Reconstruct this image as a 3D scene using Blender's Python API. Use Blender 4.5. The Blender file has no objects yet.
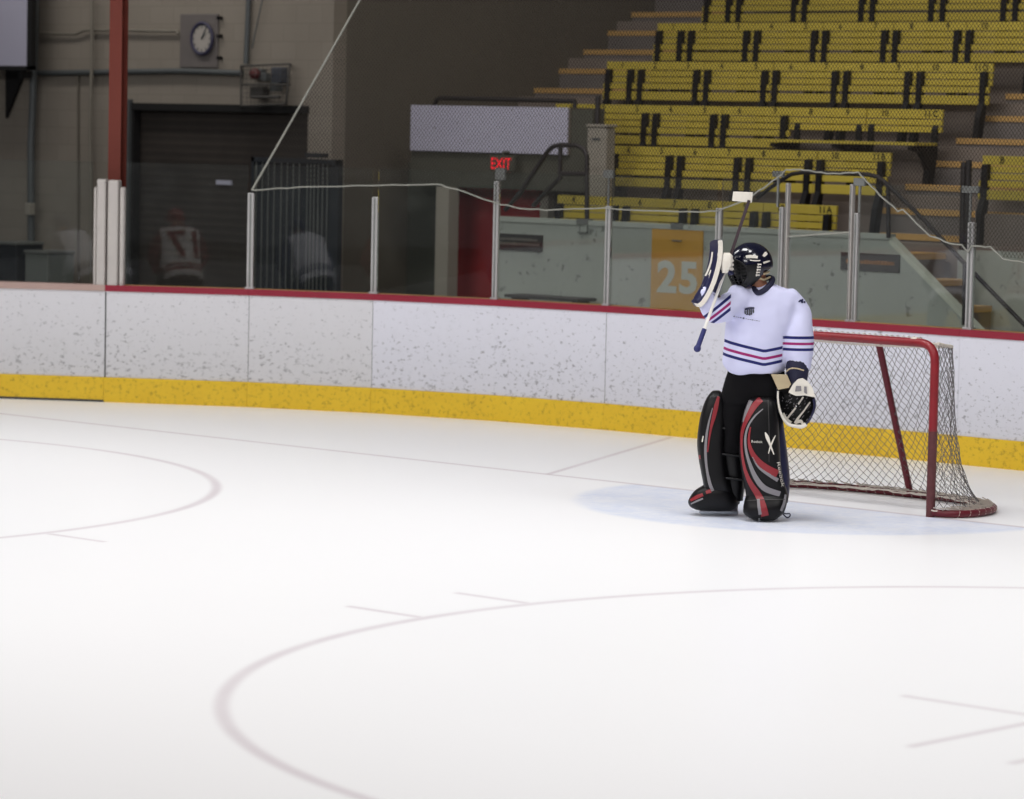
import bpy, bmesh, math, random
from mathutils import Vector, Matrix
from mathutils.bvhtree import BVHTree
random.seed(7)
sc = bpy.context.scene
COL = sc.collection
PI = math.pi
V = Vector

# ------------------------------------------------------------------ camera (solved from the rink markings)
CAM = V((15.6645, -20.6758, 2.78775))
YAW, PIT, ROL, FPX = 0.7384856, 0.0792540, 0.0205531, 3513.594
FW = V((-math.sin(YAW)*math.cos(PIT), math.cos(YAW)*math.cos(PIT), -math.sin(PIT)))
RT0 = V((math.cos(YAW), math.sin(YAW), 0)); UP0 = RT0.cross(FW)
RT = RT0*math.cos(ROL) + UP0*math.sin(ROL); UP = UP0*math.cos(ROL) - RT0*math.sin(ROL)
cam_data = bpy.data.cameras.new('camera'); cam = bpy.data.objects.new('camera', cam_data); COL.objects.link(cam)
M = Matrix((RT, UP, -FW)).transposed().to_4x4(); M.translation = CAM
cam.matrix_world = M
cam_data.sensor_width = 36; cam_data.lens = FPX/1024*36
cam_data.clip_end = 300
cam_data.dof.use_dof = True
cam_data.dof.focus_distance = 25.2
cam_data.dof.aperture_fstop = 2.3
sc.camera = cam

def ray(px, py): return FW + RT*((px-512)/FPX) - UP*((py-399.5)/FPX)
def hit(px, py, ax, v):
    d = ray(px, py); return CAM + d*((v-CAM[ax])/d[ax])
def hx(px, py, x): return hit(px, py, 0, x)
def hy(px, py, y): return hit(px, py, 1, y)
def hz(px, py, z=0.0): return hit(px, py, 2, z)
def proj(P):
    d = P-CAM; z = d.dot(FW)
    return 512+FPX*d.dot(RT)/z, 399.5-FPX*d.dot(UP)/z

# ------------------------------------------------------------------ materials
def srgb(r, g, b):
    f = lambda c: (c/255/12.92) if c/255 <= .04045 else ((c/255+.055)/1.055)**2.4
    return (f(r), f(g), f(b), 1)
class NT:
    """small helper for node materials"""
    def __init__(s, name):
        s.m = bpy.data.materials.new(name); s.m.use_nodes = True
        s.t = s.m.node_tree; s.n = s.t.nodes; s.l = s.t.links
        s.b = s.n['Principled BSDF']; s.out = s.n['Material Output']
    def new(s, typ, **kw):
        n = s.n.new(typ)
        for k, v in kw.items(): setattr(n, k, v)
        return n
    def put(s, sock, v):
        if v is None: return
        if isinstance(v, bpy.types.NodeSocket): s.l.new(v, sock)
        else: sock.default_value = v
    def math(s, op, a, b=None, c=None, clamp=False):
        n = s.new('ShaderNodeMath', operation=op, use_clamp=clamp)
        for i, v in enumerate((a, b, c)): s.put(n.inputs[i], v)
        return n.outputs[0]
    def coord(s, kind='Object'):
        return s.new('ShaderNodeTexCoord').outputs[kind]
    def xyz(s, c=None):
        n = s.new('ShaderNodeSeparateXYZ'); s.l.new(c or s.coord(), n.inputs[0]); return n.outputs
    def noise(s, scale, detail=4, rough=.55, vec=None, mapscale=None, kind='Object'):
        n = s.new('ShaderNodeTexNoise'); n.inputs['Scale'].default_value = scale
        n.inputs['Detail'].default_value = detail; n.inputs['Roughness'].default_value = rough
        v = vec or s.coord(kind)
        if mapscale:
            mp = s.new('ShaderNodeMapping'); s.l.new(v, mp.inputs[0]); mp.inputs['Scale'].default_value = mapscale; v = mp.outputs[0]
        s.l.new(v, n.inputs['Vector']); return n.outputs[0]
    def ramp(s, v, lo, hi, a=0.0, b=1.0):
        n = s.new('ShaderNodeMapRange', interpolation_type='SMOOTHSTEP')
        s.put(n.inputs[0], v)
        for i, k in enumerate((lo, hi, a, b)): n.inputs[i+1].default_value = k
        return n.outputs[0]
    def mix(s, f, a, b):
        n = s.new('ShaderNodeMix', data_type='RGBA'); s.put(n.inputs[0], f); s.put(n.inputs[6], a); s.put(n.inputs[7], b); return n.outputs[2]
    def band(s, v, lo, hi, soft=.002):
        return s.math('MULTIPLY', s.ramp(v, lo-soft, lo+soft), s.ramp(v, hi-soft, hi+soft, 1, 0))
    def bump(s, h, strength=.2, dist=.01):
        n = s.new('ShaderNodeBump'); n.inputs['Strength'].default_value = strength; n.inputs['Distance'].default_value = dist
        s.l.new(h, n.inputs['Height']); s.l.new(n.outputs[0], s.b.inputs['Normal'])
    def fin(s, col=None, rough=.5, metal=0, spec=.5):
        if col is not None: s.put(s.b.inputs['Base Color'], col)
        s.put(s.b.inputs['Roughness'], rough); s.b.inputs['Metallic'].default_value = metal
        s.b.inputs['Specular IOR Level'].default_value = spec
        return s.m
def plain(name, rgb, rough=.5, metal=0, spec=.5, vary=.12, scale=6):
    t = NT(name); c = srgb(*rgb)
    n = t.noise(scale, 5)
    d = tuple(x*(1-vary) for x in c[:3])+(1,); e = tuple(min(1, x*(1+vary)) for x in c[:3])+(1,)
    return t.fin(t.mix(n, d, e), rough, metal, spec)
def emit(name, rgb, k):
    t = NT(name); t.b.inputs['Emission Color'].default_value = srgb(*rgb); t.b.inputs['Emission Strength'].default_value = k
    return t.fin(srgb(*rgb), .5)

MT = {}
MT['steel'] = plain('stanchion_aluminium', (188, 186, 186), .38, .35, .5, .08, 9)
MT['post_paint'] = plain('gate_post_paint', (190, 184, 180), .5, 0, .4, .12, 5)
MT['red_pipe'] = plain('goal_red_paint', (132, 24, 34), .38, 0, .5, .22, 14)
MT['red_dark'] = plain('goal_dark_red_paint', (96, 20, 34), .45, 0, .4, .2, 14)
MT['red_scuffed'] = plain('goal_worn_red_paint', (92, 48, 50), .5, 0, .4, .45, 22)
MT['cord'] = plain('goal_net_cord', (104, 100, 100), .8, 0, .2, .25, 30)
MT['cord_white'] = plain('goal_white_lacing', (205, 196, 186), .8, 0, .2, .2, 30)
MT['safety_cord'] = plain('safety_net_cord', (58, 54, 50), .8, 0, .2, .1, 10)
MT['rope'] = plain('white_rope', (158, 158, 150), .7, 0, .2, .12, 30)
MT['cap_red'] = plain('red_cap_rail', (142, 30, 52), .4, 0, .45, .12, 4)
MT['cap_pink'] = plain('faded_cap_rail', (178, 152, 144), .5, 0, .4, .12, 4)
MT['ledge'] = plain('tan_ledge', (196, 160, 104), .6, 0, .3, .12, 6)
MT['seam'] = plain('dark_seam', (62, 62, 60), .7)
MT['yellow_bench'] = None
MT['iron'] = plain('black_iron', (26, 25, 28), .5, .3, .4)
MT['ink'] = plain('bench_number_ink', (38, 33, 20), .7)
MT['orange'] = plain('orange_nosing', (196, 158, 100), .7, 0, .3, .15, 5)
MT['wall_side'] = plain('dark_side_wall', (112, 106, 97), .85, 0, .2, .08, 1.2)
MT['terrace'] = plain('terrace_concrete', (134, 124, 118), .9, 0, .2, .15, 3)
MT['stair_con'] = plain('stair_concrete', (122, 116, 114), .9, 0, .2, .15, 3)
MT['lintel'] = plain('tunnel_lintel_paint', (88, 88, 80), .85, 0, .2, .1, 2)
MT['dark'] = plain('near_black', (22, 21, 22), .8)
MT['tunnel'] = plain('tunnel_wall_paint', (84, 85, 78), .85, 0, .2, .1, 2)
MT['red_door'] = plain('red_door_paint', (150, 36, 42), .6, 0, .3, .12, 3)
MT['white_board'] = plain('blank_white_board', (194, 192, 212), .55, 0, .3, .03, 2)
MT['pillar'] = plain('pale_pillar_paint', (158, 152, 142), .8, 0, .3, .1, 4)
MT['rail'] = plain('dark_handrail', (62, 58, 60), .5, .4)
MT['column_red'] = plain('red_oxide_column', (112, 52, 42), .6, 0, .3, .14, 3)
MT['conduit'] = plain('grey_conduit', (98, 102, 104), .5, .3)
MT['beige_pipe'] = plain('beige_pipe', (128, 122, 112), .6)
MT['clock_rim'] = plain('clock_rim', (62, 60, 84), .5)
MT['clock_face'] = plain('clock_face', (176, 170, 164), .5, 0, .4, .03)
MT['plate'] = plain('clock_backplate', (112, 106, 104), .7)
MT['cage'] = plain('wire_guard', (78, 76, 74), .6, .3)
MT['lamp_red'] = plain('red_lamp_lens', (96, 44, 46), .4)
MT['lamp_grey'] = plain('grey_lamp_body', (80, 84, 94), .6)
MT['bar_pale'] = plain('pale_gate_bars', (112, 114, 112), .6, .2)
MT['bar_panel'] = plain('dark_blue_gate_panel', (42, 46, 52), .7)
MT['sign_dark'] = plain('dark_sign', (58, 56, 56), .6)
MT['sign_text'] = plain('pale_sign_text', (116, 112, 106), .7)
MT['sign_orange'] = plain('orange_sign_text', (158, 108, 62), .7)
MT['panel25'] = plain('orange_section_panel', (204, 156, 70), .7, 0, .3, .06, 4)
MT['digits'] = plain('pale_digits', (196, 200, 190), .7, 0, .3, .05)
MT['exit'] = emit('exit_letters', (235, 28, 45), .9)
MT['grey_box'] = plain('grey_reflection_box', (118, 122, 118), .7)
MT['clip'] = plain('grey_clip', (122, 124, 122), .5, .2)
# goalkeeper
MT['skin'] = plain('skin', (158, 108, 84), .55, 0, .4, .08, 20)
MT['hair'] = plain('hair', (52, 38, 28), .8)
MT['eye'] = plain('eye_white', (225, 222, 215), .3)
MT['pants'] = plain('black_pants', (9, 8, 11), .8, 0, .15, .2, 12)
MT['black'] = plain('pad_black', (9, 8, 11), .42, 0, .25, .25, 18)
MT['pad_red'] = plain('pad_red', (136, 28, 38), .42, 0, .5, .15, 14)
MT['pad_grey'] = plain('pad_grey', (128, 124, 128), .45, 0, .5, .12, 14)
MT['white'] = plain('pad_white', (222, 216, 206), .45, 0, .5, .1, 18)
MT['tan'] = plain('glove_tan', (176, 160, 130), .6, 0, .4, .12, 18)
MT['navy'] = plain('navy', (18, 20, 62), .4, 0, .5, .15, 10)
MT['mask'] = plain('mask_shell', (9, 10, 34), .16, 0, .7, .15, 8)
MT['maskblack'] = plain('mask_black', (10, 10, 12), .35, 0, .35)
MT['cagewire'] = plain('cage_wire', (44, 43, 44), .4, .6)
MT['magenta'] = plain('magenta', (158, 40, 108), .7)
MT['logo_grey'] = plain('crest_grey', (70, 72, 82), .7)
MT['collar'] = plain('navy_collar', (20, 21, 52), .7)
MT['leather'] = plain('skate_boot', (24, 23, 26), .4)
MT['blade'] = plain('steel_blade', (190, 194, 200), .25, .9)
MT['shaft'] = plain('stick_white', (224, 220, 216), .45, 0, .5, .06)
MT['paddle'] = plain('stick_dark', (58, 44, 50), .5, 0, .4, .5, 40)
MT['tape_blue'] = plain('blue_tape', (36, 40, 96), .7)

# yellow benches
t = NT('yellow_bench_paint'); n = t.noise(5, 6, .6); n2 = t.noise(3, 3, .5, mapscale=(1, 8, 12))
MT['yellow_bench'] = t.fin(t.mix(t.math('MULTIPLY', n, n2), srgb(206, 186, 78), srgb(164, 146, 56)), .55, 0, .35)

# ice: white sheet, painted lines and crease seen through it
def ice_mat():
    t = NT('ice'); o = t.xyz(t.coord('Object')); X, Y = o[0], o[1]
    wob = t.noise(.9, 3)
    line = None
    def add(a):
        nonlocal line
        line = a if line is None else t.math('MAXIMUM', line, a)
    def box(x0, x1, y0, y1, soft=.02):
        return t.math('MULTIPLY', t.band(X, x0, x1, soft), t.band(Y, y0, y1, soft))
    goal = box(-12.4, 12.4, -.03, .03, .03)
    for cx in (-6.705, 6.705):
        dx = t.math('SUBTRACT', X, cx); dy = t.math('ADD', Y, 6.1)
        r = t.math('SQRT', t.math('ADD', t.math('MULTIPLY', dx, dx), t.math('MULTIPLY', dy, dy)))
        add(t.band(r, 4.51, 4.58, .03))
        add(t.ramp(r, .28, .33, 1, 0))
        for s in (-1, 1):
            for hy_ in (-.45, .45):
                xa, xb = sorted((cx+s*4.56, cx+s*5.14)); add(box(xa, xb, -6.1+hy_-.028, -6.1+hy_+.028))
            for q in (-1, 1):
                xa, xb = sorted((cx+s*.275, cx+s*1.15)); ya = -6.1+q*.57
                add(box(xa, xb, ya-.025, ya+.025))
                xm = cx+s*.275; y0, y1 = sorted((ya, ya+q*1.15)); add(box(xm-.025, xm+.025, y0, y1))
    for s in (-1, 1):   # lines behind the net, slanting outward
        xs = t.math('MULTIPLY', X, float(s))
        tr = t.math('SUBTRACT', xs, t.math('ADD', 2.76, t.math('MULTIPLY', Y, .455)))
        add(t.math('MULTIPLY', t.band(tr, -.03, .03, .018), t.band(Y, 0, 3.4, .02)))
    r = t.math('SQRT', t.math('ADD', t.math('MULTIPLY', X, X), t.math('MULTIPLY', Y, Y)))
    front = t.ramp(Y, -.02, .0, 1, 0)
    crease = t.math('MULTIPLY', t.ramp(r, 1.78, 1.92, 1, 0), front)
    scuff = t.noise(2.2, 6, .65); frost = t.noise(14, 5, .7, mapscale=(1, 1, 1))
    creasef = t.math('MULTIPLY', crease, t.ramp(t.math('ADD', t.math('MULTIPLY', scuff, .6), t.math('MULTIPLY', frost, .5)), .38, .72, .95, .35))
    fade = t.ramp(t.noise(.8, 4), .3, .7, .75, 1)
    base = t.mix(t.noise(.35, 4), srgb(246, 246, 249), srgb(249, 249, 251))
    warm = t.ramp(Y, -15, -5, .5, 0)
    base = t.mix(warm, base, srgb(247, 243, 242))
    c = t.mix(t.math('MULTIPLY', creasef, .75), base, srgb(198, 210, 238))
    c = t.mix(t.math('MULTIPLY', t.math('MULTIPLY', line, fade), .36), c, srgb(150, 112, 132))
    c = t.mix(t.math('MULTIPLY', goal, .42), c, srgb(142, 104, 122))
    n = t.noise(30, 4, .6); t.bump(n, .03, .002)
    rough = .34
    m = t.fin(c, rough, 0, .32)
    return m
MT['ice'] = ice_mat()

# dasher boards: white, scuffed with puck marks, thicker near the ice (object z = height)
def board_mat(name, lo, hi):
    t = NT(name); co = t.coord('Object'); Z = t.xyz(co)[2]
    s1 = t.noise(21, 6, .68, mapscale=(1, 1, 1.5)); s2 = t.noise(11, 7, .75); s3 = t.noise(1.6, 3)
    low = t.ramp(Z, .2, 1.05, 1, .1)
    th = t.math('SUBTRACT', .605, t.math('MULTIPLY', low, .06))
    spots = t.math('MULTIPLY', t.math('SUBTRACT', s1, th), 14, clamp=True)
    spots = t.math('MULTIPLY', spots, t.ramp(s3, .3, .6, .5, 1))
    smear = t.ramp(s2, .5, .8, 0, .22)
    base = t.mix(t.math('ADD', t.math('MULTIPLY', low, .45), smear), srgb(*hi), srgb(*lo))
    c = t.mix(t.math('MULTIPLY', spots, .66), base, srgb(92, 92, 96))
    return t.fin(c, .42, 0, .4)
MT['board'] = board_mat('board_white', (186, 186, 192), (222, 222, 233))
MT['board2'] = board_mat('board_white_greyer', (184, 183, 184), (216, 215, 220))
def kick_mat():
    t = NT('kick_plate_yellow'); a = t.noise(24, 5, .7); b = t.noise(3, 4)
    c = t.mix(t.ramp(a, .5, .72, 0, .6), t.mix(b, srgb(226, 190, 46), srgb(212, 172, 36)), srgb(120, 92, 24))
    return t.fin(c, .45, 0, .4)
MT['kick'] = kick_mat()
def glass_mat():
    t = NT('rink_glass')
    tr = t.new('ShaderNodeBsdfTransparent'); tr.inputs[0].default_value = (.93, .95, .94, 1)
    gl = t.new('ShaderNodeBsdfGlossy'); gl.inputs['Roughness'].default_value = .02; gl.inputs[0].default_value = (1, 1, 1, 1)
    fr = t.new('ShaderNodeFresnel'); fr.inputs[0].default_value = 1.44
    haze = t.new('ShaderNodeBsdfDiffuse'); haze.inputs[0].default_value = (.5, .52, .5, 1)
    m1 = t.new('ShaderNodeMixShader'); t.l.new(fr.outputs[0], m1.inputs[0]); t.l.new(tr.outputs[0], m1.inputs[1]); t.l.new(gl.outputs[0], m1.inputs[2])
    sm = t.ramp(t.noise(3, 5, .6), .45, .8, .004, .022)
    m2 = t.new('ShaderNodeMixShader'); t.l.new(sm, m2.inputs[0]); t.l.new(m1.outputs[0], m2.inputs[1]); t.l.new(haze.outputs[0], m2.inputs[2])
    t.l.new(m2.outputs[0], t.out.inputs[0]); return t.m
MT['glass'] = glass_mat()
def block_mat(name, a, b, bw=.4, bh=.2):
    t = NT(name); o = t.new('ShaderNodeMapping'); t.l.new(t.coord('Object'), o.inputs[0]); o.inputs['Rotation'].default_value = (PI/2, 0, 0)
    br = t.new('ShaderNodeTexBrick'); t.l.new(o.outputs[0], br.inputs[0]); br.inputs['Scale'].default_value = 1
    br.inputs['Brick Width'].default_value = bw; br.inputs['Row Height'].default_value = bh; br.inputs['Mortar Size'].default_value = .008
    br.inputs[1].default_value = srgb(*a); br.inputs[2].default_value = srgb(*b); br.inputs[3].default_value = srgb(*[x*.94 for x in a])
    d = t.ramp(t.noise(.8, 5), .35, .75, 0, .25)
    return t.fin(t.mix(d, br.outputs[0], srgb(*[x*.75 for x in a])), .85, 0, .2)
MT['wall_back'] = block_mat('painted_block_wall', (150, 142, 132), (146, 138, 128))
def conc_mat():
    t = NT('grey_parapet_paint'); s = t.noise(9, 5, .68); b = t.noise(1.3, 4)
    c = t.mix(t.ramp(s, .6, .68, 0, .6), t.mix(b, srgb(166, 171, 165), srgb(178, 183, 175)), srgb(70, 70, 68))
    return t.fin(c, .8, 0, .3)
MT['parapet'] = conc_mat()
def door_mat():
    t = NT('roller_door_slats'); Z = t.xyz()[2]
    w = t.math('SINE', t.math('MULTIPLY', Z, 2*PI/.09))
    c = t.mix(t.ramp(w, -.2, .9), srgb(62, 57, 54), srgb(70, 64, 60)); n = t.noise(1.5, 5)
    c = t.mix(t.ramp(n, .4, .7, 0, .4), c, srgb(46, 42, 40))
    t.bump(w, .06, .01); return t.fin(c, .6, .1, .3)
MT['roller'] = door_mat()

# ------------------------------------------------------------------ mesh builder
class MB:
    def __init__(s): s.v = []; s.f = []; s.m = []; s.sm = []
    def add(s, vs, fs, mi=0, smooth=False):
        k = len(s.v); s.v += [V(p) for p in vs]
        for f in fs: s.f.append([i+k for i in f]); s.m.append(mi); s.sm.append(smooth)
    def box(s, c, size, mi=0, rot=None):
        c = V(c); a, b, d = (x/2 for x in size); P = []
        for z in (-d, d):
            for y in (-b, b):
                for x in (-a, a):
                    p = V((x, y, z)); P.append(c+(rot @ p if rot else p))
        s.add(P, [(0, 2, 3, 1), (4, 5, 7, 6), (0, 1, 5, 4), (2, 6, 7, 3), (0, 4, 6, 2), (1, 3, 7, 5)], mi)
    def span(s, p0, p1, mi=0):
        p0, p1 = V(p0), V(p1); s.box((p0+p1)/2, [abs(x) for x in (p1-p0)], mi)
    def prism(s, poly, vec, mi=0, smooth=False):
        n = len(poly); vec = V(vec); P = [V(p) for p in poly]; Q = [p+vec for p in P]
        nrm = V((0, 0, 0))
        for i in range(n): nrm += P[i].cross(P[(i+1) % n])
        if nrm.dot(vec) > 0: P, Q = Q, P
        s.add(P+Q, [list(range(n)), list(range(2*n-1, n-1, -1))], mi)
        s.add(P+Q, [(j, i, i+n, j+n) for i in range(n) for j in [(i+1) % n]], mi, smooth)
    def rings(s, R, mi=0, cap=True, smooth=True, closed=True):
        n = len(R[0]); P = [p for r in R for p in r]; F = []
        for k in range(len(R)-1):
            for i in range(n if closed else n-1):
                j = (i+1) % n; F.append((k*n+i, k*n+j, (k+1)*n+j, (k+1)*n+i))
        s.add(P, F, mi, smooth)
        if cap:
            s.add(R[0], [list(range(n-1, -1, -1))], mi, smooth); s.add(R[-1], [list(range(n))], mi, smooth)
    def tube(s, path, r, n=10, mi=0, cap=True, closed=False):
        path = [V(p) for p in path]; R = []; N = len(path)
        ref = None
        for i, p in enumerate(path):
            a = path[i-1] if (i > 0 or closed) else p; b = path[(i+1) % N] if (i < N-1 or closed) else p
            d = (b-a).normalized()
            if ref is None:
                ref = d.cross(V((0, 0, 1)));
                if ref.length < .1: ref = d.cross(V((1, 0, 0)))
            u = (ref-d*ref.dot(d)).normalized(); ref = u; w = d.cross(u)
            rr = r[i] if isinstance(r, (list, tuple)) else r
            R.append([p+u*(rr*math.cos(2*PI*k/n))+w*(rr*math.sin(2*PI*k/n)) for k in range(n)])
        if closed: R.append(R[0])
        s.rings(R, mi, cap and not closed)
    def ball(s, c, r, mi=0, nu=16, nv=10, M=None):
        c = V(c); r = r if isinstance(r, (tuple, list)) else (r, r, r); R = []
        for i in range(nv+1):
            a = -PI/2+PI*i/nv; ring = []
            for k in range(nu):
                p = V((r[0]*math.cos(a)*math.cos(2*PI*k/nu), r[1]*math.cos(a)*math.sin(2*PI*k/nu), r[2]*math.sin(a)))
                ring.append(c+(M @ p if M else p))
            R.append(ring)
        s.rings(R, mi, False)
    def text(s, txt, M, mi=0, depth=.0, fat=0):
        vs, fs = text_mesh(txt, fat); s.add([M @ (v+V((0, 0, depth))) for v in vs], fs, mi)
    def build(s, name, mats, parent=None, bevel=0, seg=2, sub=0, loc=None):
        me = bpy.data.meshes.new(name); o = bpy.data.objects.new(name, me); COL.objects.link(o)
        off = V((0, 0, 0))
        if loc is not None: off = V(loc); o.location = off
        elif parent is not None:
            p = parent
            while p is not None: off = off+p.location; p = p.parent
        me.from_pydata([p-off for p in s.v], [], s.f); me.update()
        for m in (mats if isinstance(mats, (list, tuple)) else [mats]): me.materials.append(m)
        me.polygons.foreach_set('material_index', s.m); me.polygons.foreach_set('use_smooth', s.sm)
        if parent is not None: o.parent = parent
        if bevel:
            b = o.modifiers.new('bevel', 'BEVEL'); b.width = bevel; b.segments = seg; b.limit_method = 'ANGLE'; b.angle_limit = .6
        if sub:
            b = o.modifiers.new('sub', 'SUBSURF'); b.levels = sub; b.render_levels = sub
        return o
_tc = {}
def text_mesh(txt, fat=0):
    if (txt, fat) in _tc: return _tc[txt, fat]
    c = bpy.data.curves.new('txt', 'FONT'); c.body = txt; c.align_x = 'CENTER'; c.align_y = 'CENTER'; c.size = 1; c.resolution_u = 3; c.offset = fat
    o = bpy.data.objects.new('txt', c); COL.objects.link(o)
    bpy.context.view_layer.update()
    me = o.to_mesh(); vs = [v.co.copy() for v in me.vertices]; fs = [list(p.vertices) for p in me.polygons]
    o.to_mesh_clear(); bpy.data.objects.remove(o); bpy.data.curves.remove(c)
    x0, x1 = min(v.x for v in vs), max(v.x for v in vs); y0, y1 = min(v.y for v in vs), max(v.y for v in vs)
    h = y1-y0
    vs = [V(((v.x-(x0+x1)/2)/h, (v.y-(y0+y1)/2)/h, 0)) for v in vs]      # height 1, centred
    _tc[txt, fat] = (vs, fs); return vs, fs
def TM(c, right, up):
    """matrix that lays unit text on a plane: right and up are vectors for one unit"""
    r, u = V(right), V(up); n = r.cross(u).normalized()
    m = Matrix((r, u, n)).transposed().to_4x4(); m.translation = V(c); return m

def tag(o, label, cat, group=None):
    o['label'] = label; o['category'] = cat
    if group: o['group'] = group
    return o
def thing(name, loc, label, cat, group=None):
    o = bpy.data.objects.new(name, None); o.empty_display_size = .1; COL.objects.link(o); o.location = loc
    return tag(o, label, cat, group)
def struct(o): o['kind'] = 'structure'; return o

# ------------------------------------------------------------------ rink plan: the line of the boards on the ice
D = 3.461
def arc_y(x):
    R, x0 = 9.0, -4.6
    if x >= x0: return D
    return D-(R-math.sqrt(max(0, R*R-(x-x0)**2)))
def board_pt(px):
    """point on the foot of the boards that is seen at picture column px"""
    lo, hi = -13.0, 6.0
    for _ in range(60):
        m = (lo+hi)/2
        if proj(V((m, arc_y(m), 0)))[0] < px: lo = m
        else: hi = m
    m = (lo+hi)/2; return V((m, arc_y(m), 0))
K104, K247, K371, K493, K604, K716 = [board_pt(p) for p in (104, 247.5, 371, 493, 604, 716)]
GATE_L = V((K104.x-1.55, K104.y-1.02, 0))
PLAN = [V((-12.95, -19, 0)), V((-12.95, -4.2, 0)), V((-12.75, -2.6, 0)), V((-12.35, -1.1, 0)), V((-11.9, .05, 0)), GATE_L, K104, K247, K371, K493, K604, K716, V((-3.2, D, 0)), V((6, D, 0)), V((12, D, 0))]
def normal(a, b):
    d = (b-a).normalized(); return V((-d.y, d.x, 0))      # away from the ice (plan runs left to right)
def offset_plan(pts, k):
    out = []
    for i, p in enumerate(pts):
        ns = []
        if i > 0: ns.append(normal(pts[i-1], p))
        if i < len(pts)-1: ns.append(normal(p, pts[i+1]))
        if len(ns) == 1: out.append(p+ns[0]*k)
        else:
            m = (ns[0]+ns[1]).normalized(); out.append(p+m*(k/max(.3, m.dot(ns[0]))))
    return out
def plan_hit(px, py, k=.1):
    """where the sight line meets the upright sheet k behind the board face"""
    pts = offset_plan(PLAN, k); d = ray(px, py); best = None
    for a, b in zip(pts[4:], pts[5:]):
        e = b-a; det = d.x*(-e.y)+e.x*d.y
        if abs(det) < 1e-9: continue
        w = a-CAM; tt = (w.x*(-e.y)+e.x*w.y)/det; u = (d.x*w.y-d.y*w.x)/det
        if -1e-4 <= u <= 1.0001 and tt > 0 and (best is None or tt < best[0]): best = (tt, CAM+d*tt)
    return best[1]

# ice
mb = MB(); mb.add([(-40, -40, 0), (40, -40, 0), (40, 30, 0), (-40, 30, 0)], [(0, 1, 2, 3)])
struct(mb.build('floor', plain('concourse_concrete', (96, 94, 92), .85, 0, .2))).location.z = -.03
mb = MB(); ice_plan = offset_plan(PLAN, .02)
mb.add([(p.x, p.y, 0) for p in ice_plan]+[(16, D, 0), (16, -30, 0), (-12.95, -30, 0)], [list(range(len(ice_plan)+2, -1, -1))])
mb.f = [list(range(len(mb.v)-1, -1, -1))]
struct(mb.build('floor_ice', MT['ice']))

# boards, one thing per panel
def board_panel(pts, label, cap='cap_red', mat='board', prev=None, nxt=None):
    a = pts[0]; root = thing('dasher_board', (a.x, a.y, 0), label, 'rink board', 'dasher board panels around the ice')
    def off(k):
        q = ([prev] if prev is not None else [])+list(pts)+([nxt] if nxt is not None else [])
        r = offset_plan(q, k)
        if prev is not None: r = r[1:]
        return r[:-1] if nxt is not None else r
    back = off(.14); front = pts
    def strip(f, b, z0, z1, mi=0, m=None):
        m = m or MB(); n = len(f)
        for i in range(n-1):
            P = [f[i], f[i+1], b[i+1], b[i]]
            lo = [p+V((0, 0, z0)) for p in P]; hi = [p+V((0, 0, z1)) for p in P]
            m.add(lo+hi, [(3, 2, 1, 0), (4, 5, 6, 7), (0, 1, 5, 4), (1, 2, 6, 5), (2, 3, 7, 6), (3, 0, 4, 7)], mi)
        return m
    strip(front, back, .24, 1.07).build('face_panel', MT[mat], root)
    strip(off(-.018), back, 0, .24).build('kick_plate', MT['kick'], root)
    strip(off(-.012), off(.07), 1.07, 1.128).build('cap_rail', MT[cap], root)
    strip(off(.07), off(.16), 1.07, 1.132).build('ledge', MT['ledge' if cap == 'cap_red' else cap], root)
    return root
def sub_plan(a, b, extra=()): return [a, *extra, b]
def gap(p, q, k=.001):
    d = (q-p).normalized(); return p+d*k
def pan(pts): return [gap(pts[0], pts[1])]+pts[1:-1]+[gap(pts[-1], pts[-2])]
P956 = board_pt(956)
board_panel(pan([GATE_L, K104]), 'white gate panel of the boards with faded pinkish cap at the left end', 'cap_pink', 'board2', PLAN[4], K247)
board_panel(pan([K104, K247]), 'scuffed white board panel with red cap, directly right of the pink-capped gate', mat='board2', prev=GATE_L, nxt=K371)
board_panel(pan([K247, K371]), 'scuffed white board panel below the barred gate, two panels from the pink-capped gate', mat='board2', prev=K104, nxt=K493)
board_panel(pan([K371, K493, K604]), 'white board panel below the red door and the exit sign', prev=K247, nxt=K716)
board_panel(pan([K604, K716, V((-4.6, D, 0)), P956]), 'long white board panel behind the goalkeeper and the net', prev=K493)
board_panel(pan([P956, V((12, D, 0))]), 'white board panel to the right of the net, cut by the frame')
o = board_panel(pan(PLAN[:6]), 'white boards curving round the corner beyond the gate', mat='board2', nxt=K104)
# seams as dark strips between panels (trim)
mb = MB()
for p, w in ((K104, .022),):
    mb.box(p+V((0, .03, .53)), (w, .06, 1.06))
for p, w in ((K247, .008), (K371, .007), (K604, .006)):
    mb.box(p+V((0, .03, .655)), (w, .062, .825), 1)
struct(mb.build('trim_1', [MT['seam'], plain('grey_seam', (120, 120, 122), .6)]))
mb = MB()    # dark lower edge and frame of the gate
d = (K104-GATE_L).normalized(); n = normal(GATE_L, K104)
A = GATE_L-n*.022; B = K104-n*.022
mb.prism([A, B, B+V((0, 0, .022)), A+V((0, 0, .022))], n*.01)
struct(mb.build('trim_2', MT['seam']))

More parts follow.
